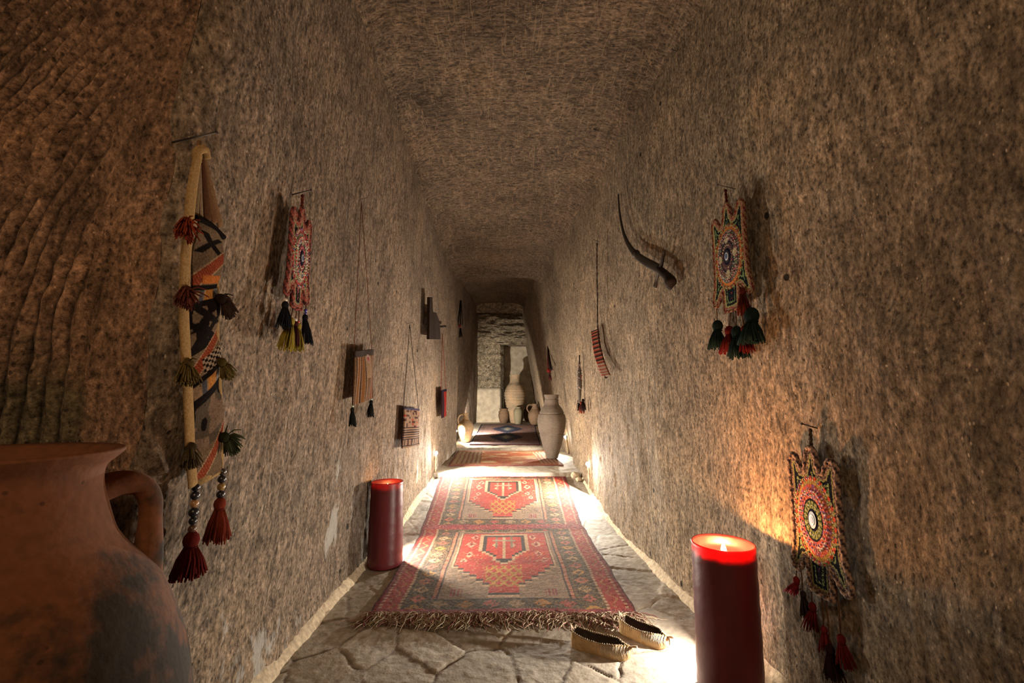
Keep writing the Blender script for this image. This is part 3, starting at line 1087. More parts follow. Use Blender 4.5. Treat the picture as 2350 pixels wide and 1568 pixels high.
# big foreground jar
BX, BY = -.773, .72
bp_ = [(.12, 0), (.14, .02), (.20, .14), (.262, .30), (.288, .42), (.285, .46), (.274, .523), (.260, .568), (.240, .62), (.222, .655), (.198, .685), (.176, .71), (.160, .735), (.150, .765), (.143, .79), (.138, .81), (.136, .83), (.140, .845), (.155, .860), (.161, .867)]
t = thing('storage_jar', 'large mottled terracotta jar with an ear handle at the lower left corner', 'jar', (BX, BY, 0))
mb = MB()
pr = prof_spline(bp_, 8)
pr += [(.159, .872), (.150, .866), (.134, .85), (.126, .82), (.132, .78), (.15, .71), (.20, .6), (.18, .2), (.01, .1)]
mb.lathe(BX, BY, pr, n=128, wob=.004)
mb.build('body', M_clayB, t)
mb = MB()
hx_, hy_ = .68, .73
mb.tube(spline([(BX + hx_ * r_, BY + hy_ * r_, z_) for r_, z_ in ((.128, .798), (.162, .806), (.190, .797), (.204, .773), (.207, .742), (.208, .708), (.208, .675), (.206, .63))], 7),
        [.018 + .012 * max(0, (abs(i - 22) - 8) / 26) for i in range(50)], n=18)
mb.build('ear_handle', M_clayB, t)

# ---------------------------------------------------------------- nails
def nail(p, side, label, length=.09, tilt=(0, .3, .25), r=.0022):
    n = Vector((-side, 0, 0))
    d = (n + Vector((0, 0, .7))).normalized()
    mb = MB()
    p = Vector(p)
    xw = XR(p.y, p.z) if side > 0 else XL(p.y, p.z)
    a = Vector((xw + side * .02, p.y, p.z))
    b = Vector((p.x, p.y, p.z)) + d * (length * .35 + .004)
    mb.tube([a, b], r, n=6); mb.tube([b - d * .002, b + d * .001], r * 2.2, n=8)
    o = mb.build('iron_nail', M_iron, None)
    return tag(o, label, 'nail', 'iron nails driven into the passage walls')


# ---------------------------------------------------------------- tassels
def tassel(parent, top, length, width, col, cord=0.0, beads=(), sway=(0, 0), n=46, ccol=(.12, .05, .03), seed=0, droop=1.0):
    """hangs from top; cord then beads then head and skirt of yarn"""
    rr = random.Random(seed * 17 + 5)
    mb = MB()
    tp = Vector(top)
    hd = tp + Vector((0, sway[0], -cord))
    if cord > 0: mb.tube([tp, (tp + hd) / 2 + Vector((.001, 0, 0)), hd], .0018, ccol, 5)
    zc = hd.z
    bs = []
    for bc, br in beads:
        bs.append(((hd.x, hd.y, zc - br), bc, br)); zc -= br * 1.9
    head = Vector((hd.x, hd.y, zc))
    hr = width * .20
    mb.ball(head - Vector((0, 0, hr)), hr, col, 10, 6, (1, 1, 1.2))
    nk = head - Vector((0, 0, hr * 1.9))
    mb.tube([nk + Vector((0, 0, .002)), nk - Vector((0, 0, .002))], hr * .85, tuple(c * .6 for c in col), 8)
    ln = length - hr * 1.9
    for k in range(n):
        a = rr.random() * 2 * PI; q = math.sqrt(rr.random())
        ex = math.cos(a) * q * width * .42; ey = math.sin(a) * q * width * .5 + sway[1]
        l2 = ln * rr.uniform(.82, 1.04)
        p0 = nk + Vector((math.cos(a) * q * hr * .7, math.sin(a) * q * hr * .7, 0))
        p1 = nk + Vector((ex * .75, ey * .55, -l2 * .45))
        p2 = nk + Vector((ex, ey, -l2))
        cv = rr.uniform(.7, 1.3)
        mb.tube([p0, p1, p2], [hr * .16, hr * .18, hr * .14], tuple(c * cv for c in col), 4)
    o = mb.build('tassel', M_yarn, parent)
    for (bp, bc, br) in bs:
        m2 = MB(); m2.ball(bp, br, bc, 10, 7)
        m2.build('bead', M_bead, o)
    return o


# ---------------------------------------------------------------- beaded amulets
OUTL = [(0, 1.0), (.10, .98), (.17, .88), (.20, .76), (.27, .66), (.38, .66), (.47, .76), (.58, .86), (.72, .86), (.82, .76), (.80, .55), (.80, .2), (.80, -.2), (.84, -.45), (.96, -.68), (.93, -.80), (.78, -.82), (.62, -.74), (.48, -.62), (.40, -.60), (.385, -.80), (.38, -.98), (0, -1.0)]


def inside(poly, X, Y):
    r = np.zeros(X.shape, bool)
    n = len(poly)
    for i in range(n):
        x1, y1 = poly[i]; x2, y2 = poly[(i + 1) % n]
        if y1 == y2: continue
        m = ((y1 > Y) != (y2 > Y)) & (X < (x2 - x1) * (Y - y1) / (y2 - y1) + x1)
        r ^= m
    return r


def dist_poly(poly, X, Y):
    d = np.full(X.shape, 9.)
    n = len(poly)
    for i in range(n):
        x1, y1 = poly[i]; x2, y2 = poly[(i + 1) % n]
        dx, dy = x2 - x1, y2 - y1
        t = np.clip(((X - x1) * dx + (Y - y1) * dy) / (dx * dx + dy * dy + 1e-9), 0, 1)
        d = np.minimum(d, np.hypot(X - x1 - t * dx, Y - y1 - t * dy))
    return d


def amulet(side, ctr, hw, hh, label, pal, seed, loop_to, rimr=.006):
    """ctr at the medallion centre; local u runs along the wall (+ = to the right in view), v up"""
    t = thing('beaded_amulet', label, 'wall hanging', ctr, 'embroidered and beaded amulets on the walls')
    n = Vector((-side, 0, 0)); uy = -side   # +u appears to the right
    ctr = Vector(ctr)

    def W(u, v, o=0.0):
        return (ctr.x + n.x * o, ctr.y + uy * u * hw, ctr.z + v * hh)

    poly = OUTL + [(-x, y) for x, y in OUTL[-2:0:-1]]
    pm = [(x * hw, y * hh) for x, y in poly]
    NU, NV = 130, 240
    us = np.linspace(-1, 1, NU); vs = np.linspace(-1.02, 1.02, NV)
    U, V_ = np.meshgrid(us, vs, indexing='ij')
    ins = inside(poly, U, V_)
    D = dist_poly(pm, U * hw, V_ * hh)
    R = np.hypot(U / .60, V_ / .52)
    TH = np.arctan2(V_ / .52, U / .60)
    c = np.zeros(U.shape + (3,)); c[:] = (.012, .014, .02)
    hk = H2(np.floor(U * 40).astype(int), np.floor(V_ * 70).astype(int), seed)
    hk2 = H2(np.floor(U * 18).astype(int), np.floor(V_ * 30).astype(int), seed + 3)
    # embroidered borders
    dd = D + .0015 * np.sin(U * 60) * 1
    z1 = (dd < .016); c[z1] = pal['edge']; c[z1 & (hk > .5)] = pal['edge2']
    z2 = (dd > .016) & (dd < .0205); c[z2] = pal['zig']
    z3 = (dd > .030) & (dd < .036); c[z3 & (hk > .35)] = pal['zig2']
    c[(D > .045) & (hk2 > .86)] = pal['dot']
    # medallion
    c[R < 1.16] = pal['r4']; c[(R < 1.16) & (np.sin(TH * 26) > 0)] = pal['r4b']
    c[R < 1.03] = pal['ring']; c[R < .94] = pal['r3']
    m = (R < .94) & (R > .55)
    c[m & (hk > .45)] = pal['r3b']; c[m & (hk2 > .7)] = pal['r3c']; c[m & (hk > .9)] = (.55, .5, .5)
    c[R < .56] = (.02, .02, .03)
    c[(R < .50)] = pal['r2']; c[(R < .50) & (np.sin(TH * 16) > .55)] = (.05, .08, .03)
    c[R < .30] = (.01, .012, .03)
    if pal.get('petal') is not None:
        for k in range(4):
            d = np.hypot((U - .36 * math.cos(k * PI / 2)) / (.09), (V_ - .32 * math.sin(k * PI / 2)) / (.075))
            c[d < 1] = pal['petal']
    c *= (.8 + .4 * hk)[..., None]
    hgt = .004 + .0018 * hk * (D > .004) + np.clip((1.03 - R) * .02, 0, .006)
    P = np.zeros(U.shape + (3,))
    P[..., 0] = ctr.x + n.x * hgt; P[..., 1] = ctr.y + uy * U * hw; P[..., 2] = ctr.z + V_ * hh
    mk = ins[:-1, :-1] & ins[1:, :-1] & ins[:-1, 1:] & ins[1:, 1:]
    mb = MB(); mb.grid(P, c, mask=mk)
    mb.build('embroidered_panel', M_fab, t)
    # backing felt
    mb = MB()
    mb.prism([W(x * .985, y * .99, -.006) for x, y in poly], n, .0085, (.02, .015, .015))
    mb.build('felt_backing', M_fab, t, smooth=False)
    # twisted braid along the outline
    dens = []
    for i in range(len(poly)):
        a = poly[i]; b = poly[(i + 1) % len(poly)]
        L = math.hypot((a[0] - b[0]) * hw, (a[1] - b[1]) * hh); m_ = max(1, int(L / .004))
        for k in range(m_):
            s = k / m_
            dens.append(W(a[0] + (b[0] - a[0]) * s, a[1] + (b[1] - a[1]) * s, .002))
    dens.append(dens[0])
    ca, cb = pal['rim']
    mb = MB()
    mb.tube(dens, [rimr * (1 + .14 * math.sin(i * 1.5)) for i in range(len(dens))], n=8, cap=False, cfn=lambda i, k: ca if ((i * .55 + k) % 4) < 2 else cb)
    mb.build('braided_rim', M_yarn, t)
    # rings of glass beads
    mb = MB()
    rr = random.Random(seed)
    for R0, cnt, cols, br in ((1.09, 54, pal['beads'], .0030), (.78, 38, pal['beads2'], .0034), (.66, 30, pal['beads'], .0028), (.40, 22, [pal['r2'], (.5, .48, .35)], .0026)):
        for k in range(cnt):
            a = 2 * PI * k / cnt
            mb.ball(W(.60 * R0 * math.cos(a), .52 * R0 * math.sin(a), .009 + (.002 if R0 < 1 else 0)), br, rr.choice(cols), 6, 4)
    mb.build('bead_embroidery', M_bead, t, kind='stuff')
    # eye bead
    mb = MB()
    q = .13
    for sc_, col, o in ((1.0, (.015, .015, .03), .013), (.62, (.42, .46, .52), .0145), (.42, (.05, .09, .20), .0152)):
        mb.prism([W(q * sc_ * math.cos(2 * PI * k / 20), q * .9 * sc_ * math.sin(2 * PI * k / 20), .006) for k in range(20)], n, o - .006, col)
    mb.build('eye_bead', M_bead, t, smooth=False)
    # hanging loop
    lp = Vector(loop_to)
    mb = MB()
    a = Vector(W(.02, .97, .0))
    pts = [a + (lp - a) * (k / 14) for k in range(15)]
    mb.tube(pts + [lp + Vector((0, 0, .004))], [.0048 + .0012 * math.sin(i * 2) for i in range(16)], n=7, cfn=lambda i, k: pal['loop'] if ((i * .7 + k) % 4) < 2 else tuple(x * .35 for x in pal['loop']))
    mb.build('hanging_loop', M_yarn, t)
    return t, W


PINK = (.42, .22, .18); CR2 = (.42, .33, .22)
pal1 = dict(edge=(.35, .05, .05), edge2=(.36, .22, .15), zig=(.30, .30, .16), zig2=(.35, .12, .12), dot=(.30, .36, .18), r4=(.36, .05, .06), r4b=(.38, .30, .20), ring=(.45, .10, .10), r3=(.05, .05, .05),
            r3b=(.34, .36, .18), r3c=(.45, .38, .25), r2=(.45, .10, .14), rim=((.34, .09, .07), (.05, .03, .03)), loop=(.16, .04, .03), beads=[(.5, .45, .4), (.4, .05, .06), (.3, .35, .15), (.1, .1, .3)], beads2=[(.5, .08, .08), (.55, .5, .42), (.5, .2, .25)], petal=(.5, .42, .3))
pal2 = dict(edge=(.38, .27, .16), edge2=(.25, .05, .04), zig=(.33, .33, .12), zig2=(.20, .30, .12), dot=(.22, .04, .04), r4=(.30, .08, .03), r4b=(.30, .30, .12), ring=(.55, .19, .06), r3=(.06, .035, .04),
            r3b=(.22, .10, .10), r3c=(.10, .16, .10), r2=(.14, .06, .08), rim=((.24, .16, .09), (.11, .02, .02)), loop=(.10, .02, .02), beads=[(.35, .12, .08), (.3, .25, .12), (.12, .06, .1)], beads2=[(.3, .1, .12), (.15, .2, .15), (.35, .28, .25)], petal=(.50, .44, .28))
pal3 = dict(edge=(.40, .27, .18), edge2=(.05, .04, .05), zig=(.30, .30, .12), zig2=(.26, .34, .14), dot=(.20, .10, .18), r4=(.55, .09, .06), r4b=(.32, .33, .17), ring=(.42, .30, .10), r3=(.50, .14, .07),
            r3b=(.52, .10, .08), r3c=(.28, .12, .25), r2=(.30, .34, .14), rim=((.42, .27, .19), (.05, .035, .04)), loop=(.10, .07, .05), beads=[(.6, .12, .08), (.55, .3, .2), (.25, .1, .28), (.3, .35, .15)], beads2=[(.6, .1, .1), (.3, .15, .4), (.55, .35, .15), (.6, .5, .45)], petal=None)


def place_amulet(side, cpx, cpy, top_py, bot_py, lpx, rpx, out):
    hit = hitL if side < 0 else hitR
    c = hit(cpx, cpy, out)
    a = onx(lpx, cpy, c.x); b = onx(rpx, cpy, c.x)
    hw = abs(a.y - b.y) / 2
    cy = (a.y + b.y) / 2
    tz = onx(cpx, top_py, c.x).z; bz = onx(cpx, bot_py, c.x).z
    return Vector((c.x, cy, (tz + bz) / 2)), hw, (tz - bz) / 2


# left amulet
c, hw, hh = place_amulet(-1, 685, 590, 472, 712, 656, 712, .045)
lp = Vector((c.x - .005, c.y + .01, onx(681, 432, c.x).z))
t, W = amulet(-1, c, hw, hh, 'slim beaded amulet with yellow and black tassels on the left wall', pal1, 31, lp)
nail(lp, -1, 'nail holding the slim tasselled amulet on the left wall', .09, (0, .55, .3))
BLK = (.015, .016, .022); YT = (.34, .27, .05)
tassel(t, W(-.82, -.84), .085, .055, BLK, .008, [((.6, .55, .5), .006)], seed=1)
tassel(t, W(-.22, -1.0), .11, .065, YT, .035, [], sway=(-.01, -.02), seed=2)
tassel(t, W(.05, -1.0), .085, .045, (.06, .02, .02), .030, [((.6, .58, .55), .006)], seed=3)
tassel(t, W(.30, -1.0), .095, .055, YT, .035, [((.5, .06, .06), .005)], seed=4)
tassel(t, W(.86, -.84), .10, .05, BLK, .012, [((.04, .04, .3), .006), ((.04, .04, .3), .005)], sway=(0, .03), seed=5)
# right far amulet
c, hw, hh = place_amulet(1, 1670, 592, 466, 718, 1632, 1727, .045)
lp = Vector((c.x + .002, c.y + .005, onx(1666, 435, c.x).z))
t, W = amulet(1, c, hw, hh, 'dark beaded amulet with an orange ring, upper one on the right wall', pal2, 41, lp)
nail(lp, 1, 'nail holding the upper right beaded amulet', .10, (0, .5, .25), .0016)
GT = (.012, .022, .018); RT2 = (.11, .012, .01)
tassel(t, W(-.86, -.82), .115, .105, GT, .055, seed=11)
tassel(t, W(.80, -.82), .125, .125, GT, .055, seed=12)
tassel(t, W(-.12, -1.0), .105, .09, RT2, .055, sway=(.02, .02), seed=13)
tassel(t, W(.10, -1.0), .12, .10, GT, .065, seed=14)
tassel(t, W(.32, -1.0), .10, .06, RT2, .07, sway=(-.02, -.01), seed=15)
tassel(t, W(.62, -.66, .012), .10, .06, (.10, .02, .015), .01, seed=16)
# right near amulet
c, hw, hh = place_amulet(1, 1880, 1195, 1030, 1362, 1814, 1946, .018)
lp = Vector((c.x + .002, c.y - .002, onx(1893, 990, c.x).z))
t, W = amulet(1, c, hw, hh, 'bright red, green and pink beaded amulet beside the burning candle', pal3, 51, lp, rimr=.0075)
nail(lp, 1, 'nail holding the amulet beside the burning candle', .075, (0, .45, .28))
RT3 = (.12, .014, .013)
tassel(t, W(-.90, -.82), .06, .05, (.20, .02, .025), .03, sway=(.005, .03), seed=21)
tassel(t, W(-.72, -.80), .07, .045, (.03, .02, .02), .065, sway=(0, -.01), seed=22)
tassel(t, W(-.40, -.66), .085, .055, RT3, .11, sway=(0, .02), seed=23)
tassel(t, W(-.05, -1.0), .07, .045, (.16, .02, .02), .085, seed=24)
tassel(t, W(.10, -1.0), .085, .06, (.03, .012, .015), .125, sway=(0, -.01), seed=25)
tassel(t, W(.48, -.64), .075, .055, RT3, .15, sway=(0, -.01), seed=26)

# ---------------------------------------------------------------- long kilim band near the corner
KX = -.735
t = thing('woven_band', 'long narrow kilim band with cream edging and wool tassels at the left corner', 'wall hanging', onx(465, 720, KX))


def K(px, py, o=0.0):
    return hitL(px, py, .05 + o)


Lp = [(452, 500), (444, 560), (436, 640), (432, 720), (431, 800), (437, 880), (440, 960), (441, 1040), (450, 1112)]
Rp = [(512, 542), (508, 580), (502, 640), (499, 700), (499, 760), (501, 820), (505, 900), (508, 980), (507, 1078)]
Ls = spline([K(*p) for p in Lp], 30); Rs = spline([K(*p) for p in Rp], 30)
NV = len(Ls); NU = 46
P = np.zeros((NU, NV, 3)); C3 = np.zeros((NU, NV, 3))
for j in range(NV):
    for i in range(NU):
        u = i / (NU - 1)
        q = Ls[j] * (1 - u) + Rs[j] * u
        P[i, j] = (q.x + .006 * math.sin(u * PI) + .003 * math.sin(j * .12 + u * 3), q.y, q.z)
U, V_ = np.meshgrid(np.linspace(0, 1, NU), np.linspace(0, 1, NV), indexing='ij')
C3[:] = (.15, .10, .06)
hk = H2(np.floor(U * 45).astype(int), np.floor(V_ * 240).astype(int), 61)
n1 = fbm(U * 3.2, V_ * 15, 0, 62, 2)
zone = V_
BK = (.010, .007, .006)
# cross motifs
for cv in (.10, .40, .47):
    d1 = np.abs(np.abs(U - .5) * .12 - np.abs(V_ - cv) * .85 * 1.0)
    C3[(np.abs(V_ - cv) < .05) & (d1 < .016)] = BK
m = (np.abs(V_ - .43) < .10) & (n1 > .1); C3[m] = BK
m = (zone > .70) & (zone < .88); C3[m] = (.085, .065, .045); C3[m & (n1 > .35)] = (.18, .12, .08); C3[m & (n1 < -.4)] = BK
# rust diagonal strips
for c0 in (.21, .56, .93):
    line = V_ - (c0 - (U - .5) * .11)
    m = np.abs(line) < .026
    C3[m] = (.20, .036, .018); C3[m & ((np.floor((U - V_ * 4) * 26) % 2) < 1)] = (.27, .07, .03)
    m = (np.abs(line) >= .026) & (np.abs(line) < .031); C3[m] = (.40, .28, .16)
m = (V_ > .235) & (V_ < .27) & (U > .25); C3[m] = (.42, .13, .03)
# dotted part
m = (V_ > .57) & (V_ < .63) & (U > .35); C3[m] = BK; C3[m & ((np.floor(U * 12) + np.floor(V_ * 90)) % 2 < 1)] = (.36, .27, .19)
# black bands and striped bands
for a_, b_ in ((.272, .292), (.335, .362), (.625, .648), (.690, .722), (0, .02)):
    C3[(V_ > a_) & (V_ < b_)] = BK
for a_, b_ in ((.292, .335), (.648, .690)):
    m = (V_ > a_) & (V_ < b_)
    C3[m] = (.26, .17, .10); C3[m & (np.abs(U - .55) < .14)] = (.40, .17, .04); C3[m & (np.abs(U - .3) < .06)] = (.07, .07, .08); C3[m & (np.abs(U - .85) < .05)] = (.16, .17, .18)
C3 *= (.75 + .5 * hk)[..., None]
mb = MB(); mb.grid(P, C3); mb.build('kilim_panel', M_fab, t, solid=.004)
CS = (.36, .23, .10)
mb = MB()
pts = spline([K(458, 352, .01), (K(450, 380, .012)), K(440, 440, .012), K(434, 500, .012), K(428, 570, .01), K(424, 640, .01), K(422, 720, .01), K(426, 800, .01), K(430, 880, .01), K(434, 960, .01), K(437, 1040, .01), K(443, 1115, .008)], 6)
mb.tube(pts, [.010 + .0045 * min(1, i / 12) for i in range(len(pts))], CS, 10, flat=(1, 0, 0))
mb.build('cream_edging', M_fab, t)
mb = MB()
pts = spline([K(498, 640), K(497, 720), K(499, 800), K(503, 880), K(507, 960), K(508, 1040), K(507, 1080)], 6)
mb.tube(pts, .009, CS, 8, flat=(1, 0, 0))
mb.build('cream_edging', M_fab, t)
mb = MB()
mb.tube([K(443, 1113, .002), K(475, 1097, .004), K(508, 1078, .002)], .010, CS, 8, flat=(1, 0, 0))
mb.build('cream_edging', M_fab, t)
# folded straps drawn up to the nail
mb = MB()
for (a_, b_, c_, w, col) in (((462, 350), (455, 430), (450, 500), .008, (.22, .15, .08)), ((468, 352), (482, 420), (506, 520), .011, (.21, .12, .06)), ((463, 356), (470, 430), (476, 506), .014, (.09, .04, .02)), ((465, 352), (476, 430), (492, 512), .012, (.15, .075, .035)), ((460, 356), (460, 430), (462, 502), .007, (.26, .18, .11))):
    mb.tube(spline([K(*a_, .0), K(*b_, .002), K(*c_, .0)], 8), [w * (.55 + .45 * i / 16) for i in range(17)], col, 8, flat=(1, 0, 0))
mb.build('gathered_straps', M_fab, t)
mb = MB()
mb.tube(spline([K(452, 372, .008), K(452, 352, .01), K(460, 343, .012), K(470, 344, .01), K(474, 362, .006)], 6), .009, CS, 8)
mb.build('top_loop', M_fab, t)
mb = MB(); mb.tube(spline([K(448, 500, .01), K(480, 514, .010), K(513, 545, .006)], 6), .0065, BK, 8)
mb.build('black_binding', M_fab, t)
nail(K(456, 328, -.012), -1, 'nail holding the long kilim band', .12, (0, .45, .12))
mb = MB()
mb.tube([K(457, 324, .0), K(455, 345, .004)], .004, (.18, .10, .05), 6)
mb.build('tie_cord', M_yarn, t)


def pom(px, py, r, col, dirn, seed, o=.015, n=170):
    rr = random.Random(seed)
    mb = MB(); c = K(px, py, o)
    mb.ball(c, r * .35, tuple(x * .6 for x in col), 8, 6)
    for k in range(n):
        a = rr.random() * 2 * PI; b = rr.gauss(0, .6)
        d = Vector((abs(math.cos(a)) * .5, math.sin(a) * .6 + dirn[0], b * .6 + dirn[1])).normalized()
        L = r * rr.uniform(.8, 1.25)
        e = c + d * L + Vector((0, 0, -abs(d.y) * L * .45))
        cv = rr.uniform(.6, 1.35)
        mb.tube([c, c + d * L * .55 + Vector((0, 0, .002)), e], [r * .045, r * .05, r * .035], tuple(x * cv for x in col), 4)
    return mb.build('side_tassel', M_yarn, t)


pom(428, 512, .036, (.20, .035, .015), (-.5, -.7), 1)
pom(428, 668, .034, (.11, .03, .02), (-.5, -.7), 2)
pom(430, 836, .038, (.13, .09, .03), (-.4, -.9), 3)
pom(437, 1028, .036, (.07, .05, .025), (-.4, -.9), 4)
pom(506, 686, .036, (.035, .02, .015), (.9, -.5), 5)
pom(508, 832, .034, (.12, .09, .03), (.6, -.8), 6)
pom(514, 1004, .038, (.035, .04, .02), (.7, -.6), 7)
DKB = (.012, .012, .018); YB = (.28, .18, .06)
tassel(t, K(450, 1110, .004), .095, .085, (.13, .018, .014), .0, [(DKB, .009), (DKB, .010), ((.30, .16, .07), .009), (DKB, .011), (DKB, .009), ((.1, .05, .03), .009)], n=130, seed=31)
tassel(t, K(511, 1075, .004), .105, .07, (.19, .035, .02), .0, [((.04, .03, .025), .009), (DKB, .010), (YB, .0095), (DKB, .010)], n=130, seed=32)


# ---------------------------------------------------------------- small bags
def bag(label, corners, apex, hit, out, pattern, cordcol, edgecol, group, name='woven_bag', hemcol=None, cords=None, cr=.0016, sgn=-1):
    X0 = hit(sum(c[0] for c in corners) / 4, sum(c[1] for c in corners) / 4, out).x
    TL, TR, BR, BL = [onx(p[0], p[1], X0) for p in corners]
    t = thing(name, label, 'bag', (TL + TR + BR + BL) / 4, group)
    NU, NV = 50, 80
    P = np.zeros((NU, NV, 3))
    for i in range(NU):
        for j in range(NV):
            u = i / (NU - 1); v = j / (NV - 1)
            q = (TL * (1 - u) + TR * u) * (1 - v) + (BL * (1 - u) + BR * u) * v
            P[i, j] = (q.x - sgn * (.012 * math.sin(u * PI) * math.sin(v * PI) + .004 * math.sin(u * 9 + v * 4)), q.y, q.z)
    U, V_ = np.meshgrid(np.linspace(0, 1, NU), np.linspace(0, 1, NV), indexing='ij')
    mb = MB(); mb.grid(P, pattern(U, V_), flip=False)
    mb.build('pouch', M_fab, t, solid=.010)
    mb = MB()
    mb.tube([TL, BL, BR, TR], .003, edgecol, 6)
    mb.build('edge_binding', M_yarn, t)
    A = onx(apex[0], apex[1], X0)
    for e in (TL, TR):
        mb = MB(); mb.tube([A, (A + e) / 2 + Vector((.002, 0, -.004)), e], cr, cordcol, 5)
        mb.build('cord', M_yarn, t)
    return t, TL, TR, BR, BL, A


def pat_stripe(U, V_):
    c = np.zeros(U.shape + (3,)); c[:] = (.32, .21, .13)
    for a, b, col in ((.0, .05, (.05, .02, .01)), (.10, .17, (.20, .08, .03)), (.21, .27, (.06, .03, .02)), (.30, .42, (.21, .09, .03)), (.44, .48, (.05, .03, .02)), (.76, .80, (.08, .03, .02)), (.84, .90, (.22, .07, .04)), (.94, 1.0, (.06, .02, .02))):
        c[(U > a) & (U < b)] = col
    m = (U > .52) & (U < .74) & (V_ > .72 - .5 * np.sin((U - .5) * 12)); c[m & (V_ > .55)] = (.16, .09, .05)
    c[(V_ < .12)] = (.07, .055, .05)
    d = np.hypot((U - .62) * 1.2, (V_ - .18)); c[(d < .09)] = (.40, .26, .22); c[d < .04] = (.35, .05, .05)
    c *= (.8 + .4 * H2(np.floor(U * 50).astype(int), np.floor(V_ * 80).astype(int), 71))[..., None]
    return c


t, TL, TR, BR, BL, A = bag('striped brown woven bag with two dark tassels on a very long cord, left wall', [(812, 806), (853, 802), (852, 914), (809, 930)], (829, 462), hitL, .05, pat_stripe, (.14, .05, .025), (.04, .02, .015), 'woven bags hung on the left wall')
tassel(t, BL, .09, .05, (.02, .022, .02), .0, [((.35, .45, .35), .006)], sway=(0, .015), seed=41)
tassel(t, BR, .09, .05, (.02, .022, .02), .0, [((.3, .5, .42), .006)], sway=(0, -.012), seed=42)
nail(A, -1, 'nail holding the striped brown bag', .09, (0, .5, .15), .0014)


def pat_geo(U, V_):
    c = np.zeros(U.shape + (3,)); c[:] = (.24, .15, .10)
    h = H2(np.floor(U * 12).astype(int), np.floor(V_ * 18).astype(int), 73)
    c[(V_ < .5) & (h > .72)] = (.06, .03, .025); c[(V_ < .5) & (h < .12)] = (.26, .05, .03)
    for a in (.50, .56, .62, .68, .74, .79, .96): c[np.abs(V_ - a) < .013] = (.03, .02, .02)
    m = (V_ > .80) & (V_ < .95) & (np.abs(((U * 6) % 1) - .5) < .2); c[m] = (.05, .03, .025)
    c[V_ < .05] = (.05, .05, .09)
    c *= (.8 + .4 * H2(np.floor(U * 50).astype(int), np.floor(V_ * 80).astype(int), 75))[..., None]
    return c


t, TL, TR, BR, BL, A = bag('buff woven bag with dark cross bands on a black cord, low on the left wall', [(925, 936), (960, 939), (960, 1022), (922, 1029)], (940, 745), hitL, .035, pat_geo, (.025, .02, .02), (.02, .015, .02), 'woven bags hung on the left wall', cr=.0024)
nail(A, -1, 'nail holding the buff banded bag', .06, (0, .4, .15), .0014)


def pat_red(U, V_):
    c = np.zeros(U.shape + (3,)); c[:] = (.26, .025, .02)
    c[(U < .35)] = (.03, .015, .02); c[V_ < .08] = (.02, .015, .03)
    return c


t, TL, TR, BR, BL, A = bag('narrow red woven pouch on a red cord below the wooden board', [(1012, 896), (1023, 893), (1022, 955), (1013, 960)], (1015, 765), hitL, .05, pat_red, (.22, .05, .03), (.03, .012, .012), 'woven bags hung on the left wall', name='woven_pouch', cr=.003)

# wooden board with a neck and peg
X0 = hitL(990, 750, .045).x
t = thing('wooden_board', 'dark wooden board with a narrow neck and side peg high on the left wall', 'wall hanging', onx(990, 750, X0))
mb = MB()
mb.prism([onx(a, b, X0) for a, b in ((980, 682), (986, 682), (988, 716), (996, 718), (1001, 732), (1004, 746), (1006, 779), (979, 779))], (1, 0, 0), .025)
mb.build('board', M_wood, t, smooth=False, bevel=.002)
mb = MB()
a_ = onx(1004, 750, X0) + Vector((.012, 0, 0)); b_ = onx(1020, 749, X0) + Vector((.012, 0, 0))
mb.tube([a_, b_], .012, n=10)
mb.build('peg', M_wood, t)

# tasselled ornament at the left far corner
c_ = hitL(1056, 735, .03)
X0 = c_.x
t = thing('tasselled_ornament', 'black and red cord ornament with tassels at the far end of the left wall', 'wall hanging', c_)
mb = MB()
for (x1, y1, x2, y2) in ((1057, 690, 1051, 745), (1057, 690, 1057, 748), (1058, 690, 1061, 745)):
    mb.tube([onx(x1, y1, X0), onx(x2, y2, X0)], .010, (.02, .015, .015), 6)
mb.build('cords', M_yarn, t)
mb = MB(); mb.ball(onx(1055, 748, X0), .03, (.22, .03, .03), 10, 6, (.6, 1, 1)); mb.build('red_knot', M_yarn, t)
tassel(t, onx(1057, 752, X0), .15, .08, (.02, .016, .016), .01, seed=51, n=30)

# ---------------------------------------------------------------- right wall things
# sabre
SX = hitR(1480, 590, .035).x
t = thing('curved_sabre', 'dark curved sabre in its scabbard hung on the right wall', 'sword', onx(1500, 610, SX))


def SS(px, py, o=0.0):
    return hitR(px, py, .05 + o)


pts = spline([SS(1419, 447), SS(1421, 478), SS(1425, 508), SS(1432, 538), SS(1443, 563), SS(1459, 584), SS(1480, 600), SS(1500, 611), SS(1514, 619)], 7)
m_ = len(pts)
mb = MB(); mb.tube(pts, [.011 + .017 * min(1, (i / m_) * 1.3) for i in range(m_)], n=10, flat=(1, 0, 0))
mb.build('scabbard', M_steel, t)
mb = MB(); mb.tube(spline([SS(1524, 574), SS(1520, 600), SS(1513, 622), SS(1507, 642), SS(1503, 659)], 5), [.010, .008, .008, .008, .009, .010, .010, .011, .012, .013, .016, .013, .011, .010, .009, .008, .008, .009, .011, .012, .013], n=8)
mb.build('crossguard', M_iron, t)
mb = MB(); mb.tube(spline([SS(1512, 618), SS(1524, 628), SS(1536, 640), SS(1541, 655)], 6), [.020, .020, .021, .021, .022, .022, .023, .023, .023, .023, .024, .024, .026, .028, .029, .030, .030, .027, .02], n=10)
mb.build('grip', M_wood, t)
mb = MB(); mb.ball(SS(1537, 650), .034, n=12, m=8, sz=(.6, 1, 1)); mb.build('pommel', M_wood, t)
for k, (a_, b_) in enumerate(((1459, 583),)):
    q = SS(a_, b_)
    mb = MB(); mb.tube([q + Vector((0, .012, 0)), q - Vector((0, .012, 0))], .024, n=10); mb.build('scabbard_band', M_iron, t)

